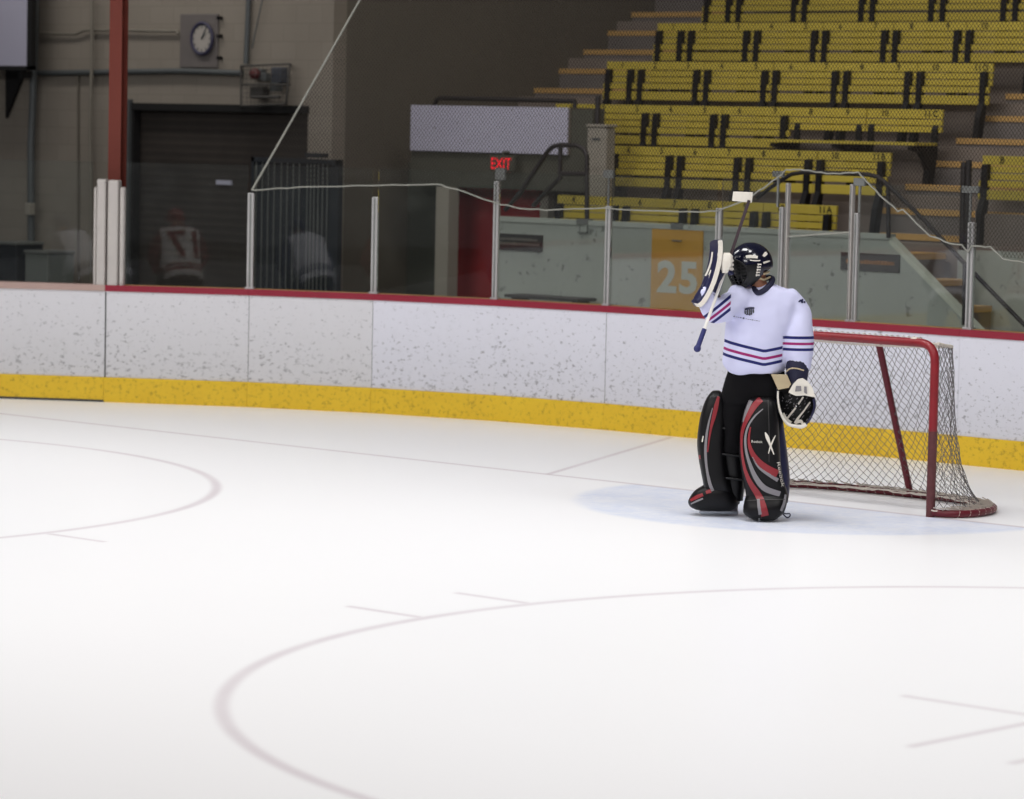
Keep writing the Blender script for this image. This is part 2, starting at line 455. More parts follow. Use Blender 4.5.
# stanchions and glass
def stan(px, yt, yb, label, w=.058, mat='steel', group='glass stanchions on the boards', off=.08):
    b = plan_hit(px, yb, off); t_ = plan_hit(px, yt, off)
    h = t_.z-1.1
    best = min(zip(PLAN[4:], PLAN[5:]), key=lambda ab: abs((b-ab[0]).dot(normal(*ab))-off)+(0 if -.1 < (b-ab[0]).dot((ab[1]-ab[0]).normalized()) < (ab[1]-ab[0]).length+.1 else 99))
    dd = (best[1]-best[0]).normalized(); rot = Matrix((dd, normal(*best), V((0, 0, 1)))).transposed()
    root = thing('glass_stanchion', (b.x, b.y, 1.1), label, 'post', group)
    mb = MB(); mb.box((b.x, b.y, 1.1+h/2), (w, .05, h), 0, rot)
    mb.build('upright', MT[mat], root, .006)
    mb = MB(); mb.box(V((b.x, b.y, 1.1+h/2))-normal(*best)*.027, (w*.28, .006, h*.985), 0, rot); mb.build('channel_groove', MT['clip'], root)
    mb = MB(); mb.box((b.x, b.y, 1.135), (w*1.5, .075, .02), 0, rot); mb.build('foot_plate', MT['steel'], root, .003)
    return b
SP = {}
SP[248] = stan(250, 193, 289, 'pale aluminium stanchion at the foot of the slanting net rope', .062)
SP[372] = stan(374, 197, 293, 'aluminium stanchion between the barred gate and the grey tunnel wall', .058)
SP[493] = stan(495, 181, 300, 'aluminium stanchion in front of the red door', .052)
SP[605] = stan(607, 206, 307, 'aluminium stanchion left of the orange number panel', .052)
SP[716] = stan(717, 208, 313, 'aluminium stanchion right of the orange number panel, behind the blocker', .052)
SP[779] = stan(779.8, 207, 316, 'shorter grey post of the glass opening, left one of its left pair', .04)
SP[784] = stan(785, 183, 316, 'tall white post of the glass opening, right one of its left pair', .026, 'post_paint')
SP[848] = stan(849, 184, 322, 'tall white post of the glass opening, left one of its right pair', .028, 'post_paint')
SP[854] = stan(854.5, 213, 322, 'shorter grey post of the glass opening, right one of its right pair', .04)
SP[967] = stan(969, 222, 328, 'aluminium stanchion at the foot of the dark stair rail, above the net', .058)
def gatepost(x0, x1, yt, yb, label, mat='post_paint', depth=.1, off=.07):
    a, b = plan_hit(x0, yb, off), plan_hit(x1, yb, off); t_ = plan_hit((x0+x1)/2, yt, off)
    c = (a+b)/2; dd = (b-a); dd.z = 0; w = dd.length; dd.normalize(); nn = V((-dd.y, dd.x, 0)); rot = Matrix((dd, nn, V((0, 0, 1)))).transposed()
    o = MB(); o.box((c.x, c.y, (1.09+t_.z)/2), (w, depth, t_.z-1.09), 0, rot)
    r = o.build('gate_post', MT[mat], None, .018, loc=(c.x, c.y, 1.09)); return tag(r, label, 'post', 'white posts of the gate')
gatepost(94, 97, 187, 284, 'thin white gate post, outermost on the left')
gatepost(97.5, 106.5, 179, 285, 'wide white gate post just left of the gate seam', depth=.14)
gatepost(108.5, 119, 180, 286, 'wide white gate post just right of the gate seam under the red column', depth=.14)
gatepost(120, 124.5, 187, 287, 'thin white gate post, right of the two wide ones')

def pane(a, b, z1, label, k=0.0, z0=1.132):
    a = V((a.x, a.y, 0)); b = V((b.x, b.y, 0)); n = normal(a, b); d = (b-a).normalized(); a = a+d*.031+n*k; b = b-d*.031+n*k
    mb = MB(); P = [a-n*.006, b-n*.006, b+n*.006, a+n*.006]
    mb.add([p+V((0, 0, z0)) for p in P]+[p+V((0, 0, z1)) for p in P], [(3, 2, 1, 0), (4, 5, 6, 7), (0, 1, 5, 4), (1, 2, 6, 5), (2, 3, 7, 6), (3, 0, 4, 7)])
    o = mb.build('rink_glass', MT['glass'], None, loc=(a.x, a.y, z0)); return tag(o, label, 'glass pane', 'rink glass panes')
GO = offset_plan(PLAN, .08); gK104 = GO[6]; gL = GO[5]
ZT = 2.31
g95 = plan_hit(95.5, 284, .08); g122 = plan_hit(122, 287, .08)
pane(gL, g95, ZT, 'clear glass pane over the pink-capped gate')
pane(g122, SP[248], ZT, 'clear glass pane in front of the roller door, reflecting a player')
pane(SP[248], SP[372], ZT, 'clear glass pane in front of the barred gate')
pane(SP[372], SP[493], ZT, 'clear glass pane in front of the grey tunnel wall and red door')
pane(SP[493], SP[605], ZT, 'clear glass pane in front of the small dark sign on the parapet')
pane(SP[605], SP[716], ZT, 'clear glass pane in front of the orange number panel')
pane(SP[716], SP[779], ZT, 'narrow clear glass pane behind the goalkeeper mask')
b_, t_ = plan_hit(815, 318, .08), plan_hit(815, 234, .08)
pane(SP[784], SP[848], t_.z, 'low clear glass pane between the two pairs of posts')
a_, c_ = SP[784], SP[848]
mb = MB(); mb.tube([V((a_.x, a_.y, plan_hit(785, 236.5, .08).z)), V((c_.x, c_.y, plan_hit(848, 232, .08).z))], .009, 8)
tag(mb.build('edge_strip', MT['rope'], None, loc=(a_.x, a_.y, t_.z)), 'pale strip along the top of the low glass pane', 'strip')
pane(SP[854], SP[967], ZT, 'clear glass pane behind the goal crossbar')
pane(SP[967], V((4, D+.08, 0)), ZT, 'clear glass pane at the right edge beyond the last stanchion')
for px, y0, y1, ys, lab in ((501, 168, 180, 181, 'small grey glass clip below the exit sign'), (609, 170, 178, 206, 'small grey glass clip above the stanchion left of the number panel'), (971, 186, 193, 222, 'small grey glass clip above the stanchion by the stair rail'), (860, 178, 186, 213, 'small grey glass clip at the right bend of the white rope'), (778.5, 171, 177, 207, 'small grey glass clip at the left bend of the white rope')):
    c = plan_hit(px, (y0+y1)/2, .08); t1 = plan_hit(px, y0, .08).z; t0 = plan_hit(px, y1, .08).z
    root = thing('glass_clip', c, lab, 'clip', 'clips on top of the glass')
    mb = MB(); mb.box(c, (.12 if px != 971 else .17, .035, t1-t0)); mb.build('bracket', MT['clip'], root, .008)
    mb = MB(); zb = plan_hit(px, ys, .08).z; mb.tube([c, V((c.x, c.y, zb))], .012, 8); mb.build('rod', MT['clip'], root)

# protective netting above the glass: bottom rope, slanting edge rope and the mesh itself
ROPE = [(252, 190), (300, 187), (375, 185), (437, 184), (455, 189), (495, 203), (520, 208), (545, 210), (605, 208), (660, 211), (700, 212), (716, 211), (745, 201), (770, 183), (782, 174), (786, 170), (800, 169.5), (815, 172), (840, 174), (858, 172), (864, 178), (880, 195), (898, 211), (903, 210), (930, 236), (950, 243), (962, 245), (968, 252), (972, 246), (990, 247), (1003, 259), (1024, 262), (1080, 266)]
NK = .045
mb = MB(); rp = [plan_hit(x, y, NK-.01) for x, y in ROPE]
rp2 = []
for a, b in zip(rp, rp[1:]):
    for i in range(4): 
        q = a.lerp(b, i/4); q.z += random.uniform(-.006, .006); rp2.append(q)
rp2.append(rp[-1])
root = thing('safety_net', (rp[0].x, rp[0].y, 0), 'tall dark mesh netting hung above the glass in front of the stands', 'netting')
mb.tube(rp2, .007, 6); mb.build('bottom_rope', MT['rope'], root)
ed = [plan_hit(x, y, NK-.01) for x, y in ((252, 190), (288, 127), (324, 63.5), (361, -2), (390, -52))]
mb = MB(); mb.tube(ed, .0105, 6); mb.build('edge_rope', MT['rope'], root)
# mesh of the net laid along the plan (s, z)
NP = offset_plan(PLAN, NK)[6:13]; NP[-1] = V((6, D+NK, 0))
cum = [0]
for a, b in zip(NP, NP[1:]): cum.append(cum[-1]+(b-a).length)
def s_of(p):
    best = None
    for i, (a, b) in enumerate(zip(NP, NP[1:])):
        e = (b-a); L = e.length; e.normalize(); u = (V((p.x, p.y, 0))-a).dot(e); dd = abs((V((p.x, p.y, 0))-a-e*u).length)
        if -.05 <= u <= L+.05 and (best is None or dd < best[0]): best = (dd, cum[i]+u)
    return best[1]
def at_s(s, z):
    for i in range(len(NP)-1):
        if s <= cum[i+1] or i == len(NP)-2:
            return NP[i].lerp(NP[i+1], (s-cum[i])/(cum[i+1]-cum[i]))+V((0, 0, z))
low = sorted((s_of(p), p.z) for p in rp); edg = [(s_of(p), p.z) for p in ed]
S1 = s_of(plan_hit(1035, 240, NK)); ZTOP = 4.35
def zlow(s):
    if s <= low[0][0]: return low[0][1]
    for (a, za), (b, zb) in zip(low, low[1:]):
        if a <= s <= b: return za+(zb-za)*(s-a)/max(1e-6, b-a)
    return low[-1][1]
def sedge(z):
    (a, za), (b, zb) = edg[0], edg[-1]; return a+(b-a)*(z-za)/(zb-za)
def inside(s, z): return z > zlow(s) and z < ZTOP and s > sedge(z) and s < S1
mb = MB(); CELL = .036; r = .0017
def cord(p, q):
    d = (q-p).normalized(); n = V((.62, -.78, 0)); u = d.cross(n).normalized()*r; w = n*r
    mb.add([p+u, p-u, p+w, q+u, q-u, q+w], [(0, 1, 4, 3), (1, 2, 5, 4), (2, 0, 3, 5)], 0)
for sgn in (1, -1):
    c0 = -6.0
    while c0 < S1+6:
        # line s = c0 + sgn*z*0.8
        z = 1.5; start = None; prev = None; pb = None
        while z < ZTOP+.03:
            s = c0+sgn*z*.8; ins = inside(s, z)
            seg = next((i for i in range(len(NP)-1) if s <= cum[i+1]), len(NP)-2)
            if ins and start is None: start = (s, z, seg)
            elif start is not None and (not ins or seg != start[2]):
                cord(at_s(start[0], start[1]), at_s(s, z)); start = (s, z, seg) if ins else None
            z += .03
        if start is not None: cord(at_s(start[0], start[1]), at_s(c0+sgn*ZTOP*.8, ZTOP))
        c0 += CELL
mb.build('mesh', MT['safety_cord'], root)

# ------------------------------------------------------------------ goal
GR = thing('hockey_goal', (0, .4, 0), 'red pipe hockey goal with grey cord netting behind the goalkeeper', 'hockey goal')
XP, HT, RP = .945, 1.25, .032
XQ = .905      # the far post stands a little nearer the middle
def bend(p, a, b, rad, n=6):
    """rounded corner at p between directions to a and b"""
    p, a, b = V(p), V(a), V(b); u = (a-p).normalized(); w = (b-p).normalized(); out = []
    for i in range(n+1):
        k = i/n; out.append((p+u*rad).lerp(p, k).lerp(p.lerp(p+w*rad, k), k))
    return out
path = [V((-XQ, 0, 0))]+bend((-XQ, 0, HT), (-XQ, 0, 0), (XP, 0, HT), .14)+bend((XP, 0, HT), (-XQ, 0, HT), (XP, 0, 0), .14)
cut = .62
mb = MB(); mb.tube(path+[V((XP, 0, cut))], RP, 14); mb.build('crossbar_and_posts', MT['red_pipe'], GR)
mb = MB(); mb.tube([V((XP, 0, cut)), V((XP, 0, 0))], RP*1.02, 14); mb.build('worn_post', MT['red_scuffed'], GR)
# base ring and top frame
def catm(P, k=8, closed=False):
    P = [V(p) for p in P]; out = []
    Q = [P[0]*2-P[1]]+P+[P[-1]*2-P[-2]]
    for i in range(1, len(Q)-2):
        for j in range(k):
            t_ = j/k; a, b, c, d = Q[i-1], Q[i], Q[i+1], Q[i+2]
            out.append(.5*((2*b)+(c-a)*t_+(2*a-5*b+4*c-d)*t_*t_+(3*b-a-3*c+d)*t_**3))
    out.append(P[-1]); return out
BASE = catm([(-XP, 0, .03), (-1.1, .06, .03), (-1.17, .26, .03), (-1.1, .56, .03), (-.86, .82, .03), (-.4, .93, .03), (0, .94, .03), (.4, .93, .03), (.86, .82, .03), (1.1, .56, .03), (1.17, .26, .03), (1.1, .06, .03), (XP, 0, .03)], 8)
mb = MB(); mb.tube(BASE, .028, 10); mb.build('base_frame', MT['red_dark'], GR)
TOPC = catm([(-XP, .03, HT), (-.9, .24, HT-.03), (-.77, .42, HT-.04), (-.5, .49, HT-.04), (0, .5, HT-.04), (.5, .49, HT-.04), (.77, .42, HT-.04), (.9, .24, HT-.03), (XP, .03, HT)], 8)
mb = MB(); mb.tube(TOPC, .012, 8); mb.build('top_frame', MT['cord_white'], GR)
mb = MB(); mb.tube([V((.085, .48, HT-.05)), V((.105, .91, .04))], .026, 10); mb.build('rear_brace', MT['red_dark'], GR)
# lacing: white wraps along crossbar, post backs and base
mb = MB()
def wraps(path, rad, step, th=.006):
    acc = 0
    for a, b in zip(path, path[1:]):
        L = (b-a).length; d = (b-a).normalized(); k = 0
        while acc+k < 0: k += step
        x = step-acc if acc else 0
        while x < L:
            c = a+d*x; u = d.cross(V((.3, .2, 1))).normalized(); w = d.cross(u)
            ring = [c+d*(.010*math.sin(q*2*PI/8))+(u*math.cos(q*2*PI/8)+w*math.sin(q*2*PI/8))*(rad+.002) for q in range(8)]
            mb.tube(ring, th, 4, closed=True); x += step
        acc = (L-(x-step)) % step
wraps([V((-XP+.1, 0.014, HT+.012)), V((XP-.1, 0.014, HT+.012))], RP*.86, .05, .004)
wraps(BASE[8:-8], .025, .085, .003)
mb.build('white_lacing', MT['cord_white'], GR)
# netting
def resample(P, n):
    L = [0]
    for a, b in zip(P, P[1:]): L.append(L[-1]+(b-a).length)
    out = []; j = 0
    for i in range(n+1):
        s = L[-1]*i/n
        while j < len(L)-2 and L[j+1] < s: j += 1
        out.append(P[j].lerp(P[j+1], (s-L[j])/max(1e-9, L[j+1]-L[j])))
    return out
NS = 96; NTT = 34
Tc = resample(TOPC, NS); Bc = resample([p+V((0, 0, 0)) for p in BASE], NS)
def netp(i, j):
    u = j/NTT; a, b = Tc[max(0, min(NS, i))], Bc[max(0, min(NS, i))]
    p = a.lerp(b, u); c = V((0, .35, p.z)); side = min(1, abs(p.x)/.7)**2; sag = (.40*side+.12*(1-side))*u**1.3*max(0, 1-u)**.42
    out = V((p.x, p.y, 0))-V((0, .3, 0)); edge = min(1, min(i, NS-i)/10)
    p = p-V((out.x, out.y, 0)).normalized()*sag*edge
    p.x += .006*math.sin(i*1.7+j*.9); p.y += .006*math.cos(i*1.3+j*1.1); return p
mb = MB(); rc = .0026
def cord2(p, q, r=rc, mi=0):
    d = (q-p)
    if d.length < 1e-6: return
    d.normalize(); u = d.cross(V((.62, -.78, .1))).normalized(); w = d.cross(u)
    A = [u*r, (-u*.5+w*.87)*r, (-u*.5-w*.87)*r]
    mb.add([p+x for x in A]+[q+x for x in A], [(0, 1, 4, 3), (1, 2, 5, 4), (2, 0, 3, 5)], mi)
for i in range(0, NS+1):
    for j in range(0, NTT):
        if (i+j) % 2 == 0:
            for s in (-1, 1):
                if 0 <= i+s <= NS: cord2(netp(i, j), netp(i+s, j+1))
mb.build('back_netting', MT['cord'], GR)
mb = MB(); NX = 50
def topp(i, j):
    u = j/12; x = -XP+2*XP*i/NX
    yb = .49-.3*max(0, (abs(x)-.5)/.445)**1.6
    return V((x*(1-.02*u), .03+(yb-.03)*u, HT-.035*u-.05*math.sin(PI*u)*math.sin(PI*i/NX)**.5))
for i in range(NX+1):
    for j in range(12):
        if (i+j) % 2 == 0:
            for s in (-1, 1):
                if 0 <= i+s <= NX: cord2(topp(i, j), topp(i+s, j+1), .0034)
mb.build('top_netting', MT['cord_white'], GR)
mb = MB()   # folded skirt of netting on the base ring
for k in range(3):
    off = (.05+.03*k, .02+.03*k)
    P = [p+V((0, 0, 0)) for p in BASE[8:-8]]; P = [p+V(((p.x/abs(p.x) if abs(p.x) > .3 else 0)*-.06*k, -.05*k, .012+.014*random.random())) for p in P]
    for a, b in zip(P, P[1:]): cord2(a, b, .007); 
    for a, b in zip(P[::2], BASE[9:-8:2]): cord2(a+V((0, -.05, .03)), b+V((0, 0, .03)), .005)
mb.build('net_skirt', MT['cord_white'], GR)
# pad of white tape on the crossbar
mb = MB(); mb.tube([V((.735, .006, HT+.010)), V((.785, .006, HT+.010))], RP*.92, 12); mb.build('tape_wrap', MT['cord_white'], GR)

# ------------------------------------------------------------------ building behind the boards
XS = -11.62; YW = 6.3
def wallbox(name, p0, p1, mat):
    mb = MB(); mb.span(p0, p1); return struct(mb.build(name, mat))
dL, dR = hy(130, 108, YW).x, hy(308, 111, YW).x; dT = 2.84
mb = MB()
mb.span((-30, YW, 0), (dL, YW+.2, 9)); mb.span((dR, YW, 0), (XS, YW+.2, 9)); mb.span((dL, YW, dT), (dR, YW+.2, 9))
struct(mb.build('wall_back', MT['wall_back']))
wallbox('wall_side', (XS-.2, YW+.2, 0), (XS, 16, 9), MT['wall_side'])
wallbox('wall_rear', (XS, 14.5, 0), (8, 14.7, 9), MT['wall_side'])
# roller door set back in its opening
mb = MB(); mb.span((dL, YW+.1, 0), (dR, YW+.16, dT)); struct(mb.build('door_1', MT['roller']))
mb = MB(); mb.span((dL-.02, YW-.03, dT-.02), (dR+.02, YW+.1, dT+.06), 0); mb.span((dL-.0, YW-.02, 0), (dL+.09, YW+.08, dT), 0)
struct(mb.build('trim_3', MT['dark']))
mb = MB(); mb.span((hy(122, 110, YW).x, YW-.06, 0), (hy(133, 110, YW).x, YW, dT+.1)); struct(mb.build('trim_4', MT['conduit']))
mb = MB(); a, b = hy(216, 180, YW+.08), hy(231, 185, YW+.08); mb.span((a.x, YW+.08, b.z), (b.x, YW+.1, a.z)); tag(mb.build('door_notice', MT['white_board'], None, loc=a), 'small pale notice stuck on the dark roller door', 'notice')

def pipe(name, pts, r, mat, label, cat='pipe', Y=YW-.05, group=None):
    P = [hy(x, y, Y) for x, y in pts]; mb = MB()
    if pts[-1][1] == 300: P[-1].z = 0
    mb.tube(P, r, 10)
    return tag(mb.build(name, MT[mat], None, loc=P[0]), label, cat, group)
pipe('conduit', [(38, 73), (110, 72), (180, 71), (242, 73)], .033, 'conduit', 'thick horizontal grey conduit below the clock')
pipe('conduit', [(38, 33), (76, 34), (84, 30), (110, 30), (177, 31), (178, 34)], .018, 'beige_pipe', 'thin horizontal beige conduit left of the clock')
pipe('conduit', [(249, -8), (246, 64)], .03, 'conduit', 'vertical grey conduit above the guarded lamps')
pipe('conduit', [(92, -8), (92, 60), (90, 120), (91, 200), (91, 300)], .022, 'beige_pipe', 'thin vertical beige pipe left of the red column', Y=YW-.11)
pipe('conduit', [(36, -8), (33, 100), (31, 145), (32, 300)], .045, 'conduit', 'thick vertical grey downpipe at the left edge', Y=YW-.14)
pipe('cable', [(264, -8), (258, 20), (252, 48)], .008, 'conduit', 'thin cable slanting beside the vertical grey conduit', 'cable')
pipe('conduit', [(79, 70), (78, 95), (79, 300)], .012, 'wall_side', 'slim dark vertical conduit on the back wall between two pipes', Y=YW-.02)

# clock on its back plate
c = hy(202, 38.5, YW-.06); cw = hy(213.5, 38, YW-.06).x-hy(190.5, 38, YW-.06).x; ch = hy(202, 22, YW-.06).z-hy(202, 55, YW-.06).z
R = (cw+ch)/4
root = thing('wall_clock', c, 'round wall clock with dark blue rim on a square grey plate', 'clock')
a, b = hy(182, 14, YW), hy(219, 68, YW); mb = MB(); mb.span((a.x, YW-.03, b.z), (b.x, YW, a.z)); mb.build('back_plate', MT['plate'], root, .01)
mb = MB(); mb.tube([c+V((R*.92*math.cos(k*2*PI/32), 0, R*.92*math.sin(k*2*PI/32))) for k in range(32)], R*.11, 8, closed=True); mb.build('rim', MT['clock_rim'], root)
mb = MB(); mb.prism([c+V((R*.93*math.cos(k*2*PI/32), .0, R*.93*math.sin(k*2*PI/32))) for k in range(32)], (0, .03, 0)); mb.build('dial', MT['clock_face'], root)
mb = MB()
for k in range(12):
    q = k*PI/6; rot = Matrix.Rotation(-q, 3, 'Y'); mb.box(c+rot @ V((0, -.004, R*.74)), (.012, .004, .035), 0, rot)
mb.build('hour_marks', MT['conduit'], root)
for name, q, L in (('hour_hand', .75, R*.45), ('minute_hand', .55, R*.66)):
    rot = Matrix.Rotation(q, 3, 'Y'); mb = MB(); mb.box(c+rot @ V((0, -.01, L*.45)), (.014, .004, L), 0, rot); mb.build(name, MT['conduit'], root)
mb = MB()
for y in (18, 36, 58): q = hy(219.5, y, YW-.04); mb.box(q, (.04, .06, .035))
mb.build('plate_clamps', MT['iron'], root)

# lamps behind a wire guard
c = hy(255, 74, YW-.1)
root = thing('red_signal_lamp', c, 'dull red signal lamp behind a wire guard above the roller door', 'lamp', 'guarded lamps')
mb = MB(); mb.ball(c, (.075, .06, .065)); mb.build('lens', MT['lamp_red'], root)
mb = MB(); mb.box(c+V((0, .06, 0)), (.16, .08, .12)); mb.box(c+V((.13, .04, -.03)), (.08, .08, .09)); mb.build('housing', MT['conduit'], root, .01)
c = hy(279.5, 75, YW-.1)
root = thing('grey_flood_lamp', c, 'blue-grey boxy lamp right of the red signal lamp', 'lamp', 'guarded lamps')
mb = MB(); mb.box(c, (.15, .12, .17)); mb.build('housing', MT['lamp_grey'], root, .015); mb = MB(); mb.box(c+V((0, -.05, -.13)), (.11, .1, .1)); mb.build('bracket', MT['conduit'], root, .01)
a = hy(241, 66, YW-.22)
root = thing('wire_guard', a, 'wire guard frame in front of the two lamps above the roller door', 'guard')
def gp_(x, y, Y=YW-.22): return hy(x, y, Y)
mb = MB()
for poly in ([(241, 66), (290, 64), (286, 104), (241, 106)],):
    P = [gp_(*p) for p in poly]; mb.tube(P, .014, 6, closed=True)
mb.tube([gp_(241, 85), gp_(290, 85)], .01, 6); mb.tube([gp_(252, 97), gp_(280, 97)], .02, 6)
for p in ((241, 66), (290, 64), (286, 104), (241, 106)): mb.tube([gp_(*p), gp_(p[0], p[1], YW)], .012, 6)
mb.build('frame', MT['cage'], root)
mb = MB()
for k in range(12):
    x = 243+k*4; mb.tube([gp_(x, 66), gp_(x-.3, 105)], .003, 4)
for k in range(8):
    y = 70+k*4.6; mb.tube([gp_(241, y), gp_(288, y)], .003, 4)
mb.build('wire_grid', MT['cage'], root)
mb = MB(); mb.box(gp_(259, 92, YW-.08), (.2, .1, .12)); mb.build('transformer_box', MT['cage'], root, .01)

# red column behind the gate
cb = plan_hit(116, 283, .42); rot = Matrix.Rotation(.45, 3, 'Z')
root = thing('steel_column', (cb.x, cb.y, 0), 'tall red-brown steel column rising behind the gate posts', 'column')
mb = MB(); h = 7.0; w = .13
for k in (-1, 1): mb.box(V((cb.x, cb.y, h/2))+rot @ V((0, k*.07, 0)), (w, .014, h), 0, rot)
mb.build('flanges', MT['column_red'], root)
mb = MB(); mb.box((cb.x, cb.y, h/2), (.012, .13, h), 0, rot); mb.build('web', MT['column_red'], root)

# hanging white board in the upper left corner
YB = YW-.45
a, b = hy(-60, 67, YB), hy(28, 66, YB)
root = thing('hanging_board', (b.x, YB, b.z), 'blank white board with dark edge, cut off at the upper left corner', 'board')
mb = MB(); mb.span((a.x, YB, b.z), (b.x, YB+.03, 5.5)); mb.build('board_face', MT['white_board'], root)
e = hy(32.5, 67, YB).x; mb = MB(); mb.span((b.x, YB-.02, b.z-.04), (e, YB+.05, 5.5)); mb.span((a.x, YB-.02, b.z-.05), (e, YB+.05, b.z)); mb.build('dark_frame', MT['dark'], root)
q = hy(25, 72, YB+.1); mb = MB(); mb.box(q+V((0, 0, -.03)), (.07, .15, .08)); mb.build('bracket', MT['dark'], root)
P = [hy(27, 70, YW-.02), hy(8, 118, YW-.02), hy(8, 70, YW-.02)]
mb = MB(); mb.prism(P, (0, -.04, 0)); mb.build('brace_plate', MT['dark'], root)

# folding barred gate behind the glass
YG = 5.4
a, b = hy(252, 157, YG), hy(337, 290, YG)
root = thing('barred_gate', (a.x, YG, 0), 'dark folding gate with pale vertical bars right of the roller door', 'gate')
mb = MB(); mb.span((a.x, YG+.03, 0), (b.x, YG+.06, a.z)); mb.build('dark_panel', MT['bar_panel'], root)
mb = MB(); mb.span((a.x, YG-.01, a.z-.05), (b.x, YG+.05, a.z)); mb.span((b.x-.04, YG-.01, 0), (b.x, YG+.05, a.z)); mb.span((a.x, YG-.01, 0), (a.x+.04, YG+.05, a.z)); mb.build('frame', MT['bar_panel'], root)
for x in (256, 262, 268, 274, 281, 287, 293, 299, 307, 310.5, 314, 318, 322.5, 327):
    q = hy(x, 200, YG); mb = MB(); mb.tube([(q.x, YG, .02), (q.x, YG, a.z-.03)], .007, 6); mb.build('bar', MT['bar_pale'], root)
p, q = hy(307, 153, YG), hy(323, 158, YG); mb = MB(); mb.span((p.x, YG-.03, q.z), (q.x, YG+.08, p.z)); mb.build('lock_box', MT['bar_panel'], root)

# boxes added in the passage to stand in for reflections in the gate glass
YP = 5.2
def passage_box(name, x0, x1, y0, mat, label, cat, Y=YP, dep=.4):
    a, b = hy(x0, y0, Y), hy(x1, 285, Y); root = thing(name, ((a.x+b.x)/2, Y, 0), label, cat)
    mb = MB(); mb.span((a.x, Y, .05), (b.x, Y+dep, a.z)); mb.build('body', MT[mat], root, .012)
    mb = MB(); mb.span((a.x-.01, Y-.015, a.z-.0), (b.x+.01, Y+dep+.01, a.z+.035)); mb.build('lid', MT['clip'], root, .008)
    mb = MB(); mb.span((a.x+.03, Y+.02, 0), (b.x-.03, Y+dep-.02, .05)); mb.build('plinth', MT['dark'], root)
passage_box('grey_reflection_box', 25, 47, 253, 'grey_box', 'low grey box standing in for a reflection in the gate glass', 'stand-in')
passage_box('dark_reflection_box', -6, 16, 244, 'bar_panel', 'dark blue box standing in for a reflection at the left edge of the gate glass', 'bin')
q = hy(30, 209, YW-.24); mb = MB(); mb.box(q, (.09, .09, .14)); tag(mb.build('junction_box', MT['pillar'], None, .01, loc=q), 'small cream junction box on the grey downpipe', 'box')

# ------------------------------------------------------------------ stands
ROWY = [6.5, 7.35, 8.2, 9.05, 9.9, 10.75, 11.6]
ROWT = [2.03, 2.545, 2.98, 3.462, 3.915, 4.375, 4.83]     # height of the top of each backrest
XL, XR, XL2 = -10.06, -4.88, -8.49
mb = MB()
for i, (y, zt) in enumerate(zip(ROWY, ROWT)):
    z = zt-.85; y0, y1 = y-.6, (ROWY[i+1]-.6 if i < 6 else 14.5); x0 = XL2-.02 if i < 2 else XS
    mb.span((x0, y0, 0), (-3.62 if i == 0 else 7, y1, z))
struct(mb.build('floor_terrace', MT['terrace']))
# stair flights with orange nosings
def steps(name, x0, x1, ks):
    st = MB(); no = MB()
    for k in ks:
        y = 5.9+.425*(k-.35); z = 1.15+.2325*(k-.35)
        st.span((x0, y, z-.5), (x1, y+.5, z)); no.span((x0, y-.012, z-.052), (x1, y+.07, z+.006))
    s_ = struct(st.build(name, MT['stair_con'])); n_ = no.build('orange_nosing', MT['orange'], s_); return s_
steps('trim_5', XS, -10.1, range(6, 16))
steps('trim_6', -5.08, -3.3, range(4, 14)); steps('trim_14', -4.75, -3.72, (2, 3)); steps('trim_15', -4.45, -3.72, (1,))
# front parapet with painted number panel
PY = 5.6; zP = 1.785
mb = MB(); e1 = hy(890, 240, PY); e2 = hy(985, 338, PY)
mb.prism([V((XL2-.05, PY, 0)), V((e2.x, PY, 0)), V((e2.x, PY, e2.z)), V((e1.x, PY, e1.z+.02)), V((e1.x-.02, PY, zP)), V((XL2-.05, PY, zP))], (0, .07, 0))
struct(mb.build('wall_parapet', MT['parapet']))
mb = MB(); mb.prism([V((e1.x, PY-.012, e1.z+.03)), V((e2.x, PY-.012, e2.z+.03)), V((e2.x, PY-.012, e2.z-.03)), V((e1.x, PY-.012, e1.z-.03))], (0, .09, 0)); struct(mb.build('trim_7', plain('pale_stair_edge', (206, 210, 196), .7)))
mb = MB(); mb.span((XL2-.06, PY-.02, zP-.02), (e1.x, PY+.09, zP+.03)); struct(mb.build('trim_8', MT['parapet']))
# steps down to the walkway behind the sloping edge
st = MB(); no = MB()
for k in range(5):
    x = e1.x-.05+.27*k; z = 1.62-.235*k
    st.span((x-.3, PY+.17, 0), (x, PY+.95, z)); no.span((x-.34, PY+.165, z-.05), (x+.01, PY+.95, z+.006))
s_ = struct(st.build('trim_9', MT['stair_con'])); no.build('orange_nosing', MT['orange'], s_)
# parapet of the next block on the right
a = hy(966, 243, 6.75)
wallbox('wall_right', (a.x, 6.62, 0), (8, 6.78, 1.66), MT['parapet'])
wallbox('wall_right_upper', (a.x+.1, 6.9, 1.6), (8, 7.0, 2.0), MT['terrace'])
# number panel
a, b = hy(653, 228, PY), hy(702, 308, PY)
root = thing('number_panel', (a.x, PY, a.z), 'orange panel painted on the grey parapet with pale number 25', 'sign')
mb = MB(); mb.span((a.x, PY-.014, 0), (b.x, PY-.002, a.z-.0)); mb.build('orange_field', MT['panel25'], root)
mb = MB()
for ch, px, py in (('2', 666.8, 276.5), ('5', 688.2, 278)):
    q = hy(px, py, PY-.017); h = .315; mb.text(ch, TM(q, (h*1.18, 0, 0), (0, 0, h)), 0, 0, .035)
o = mb.build('digits', MT['digits'], root)
so = o.modifiers.new('thick', 'SOLIDIFY'); so.thickness = .004
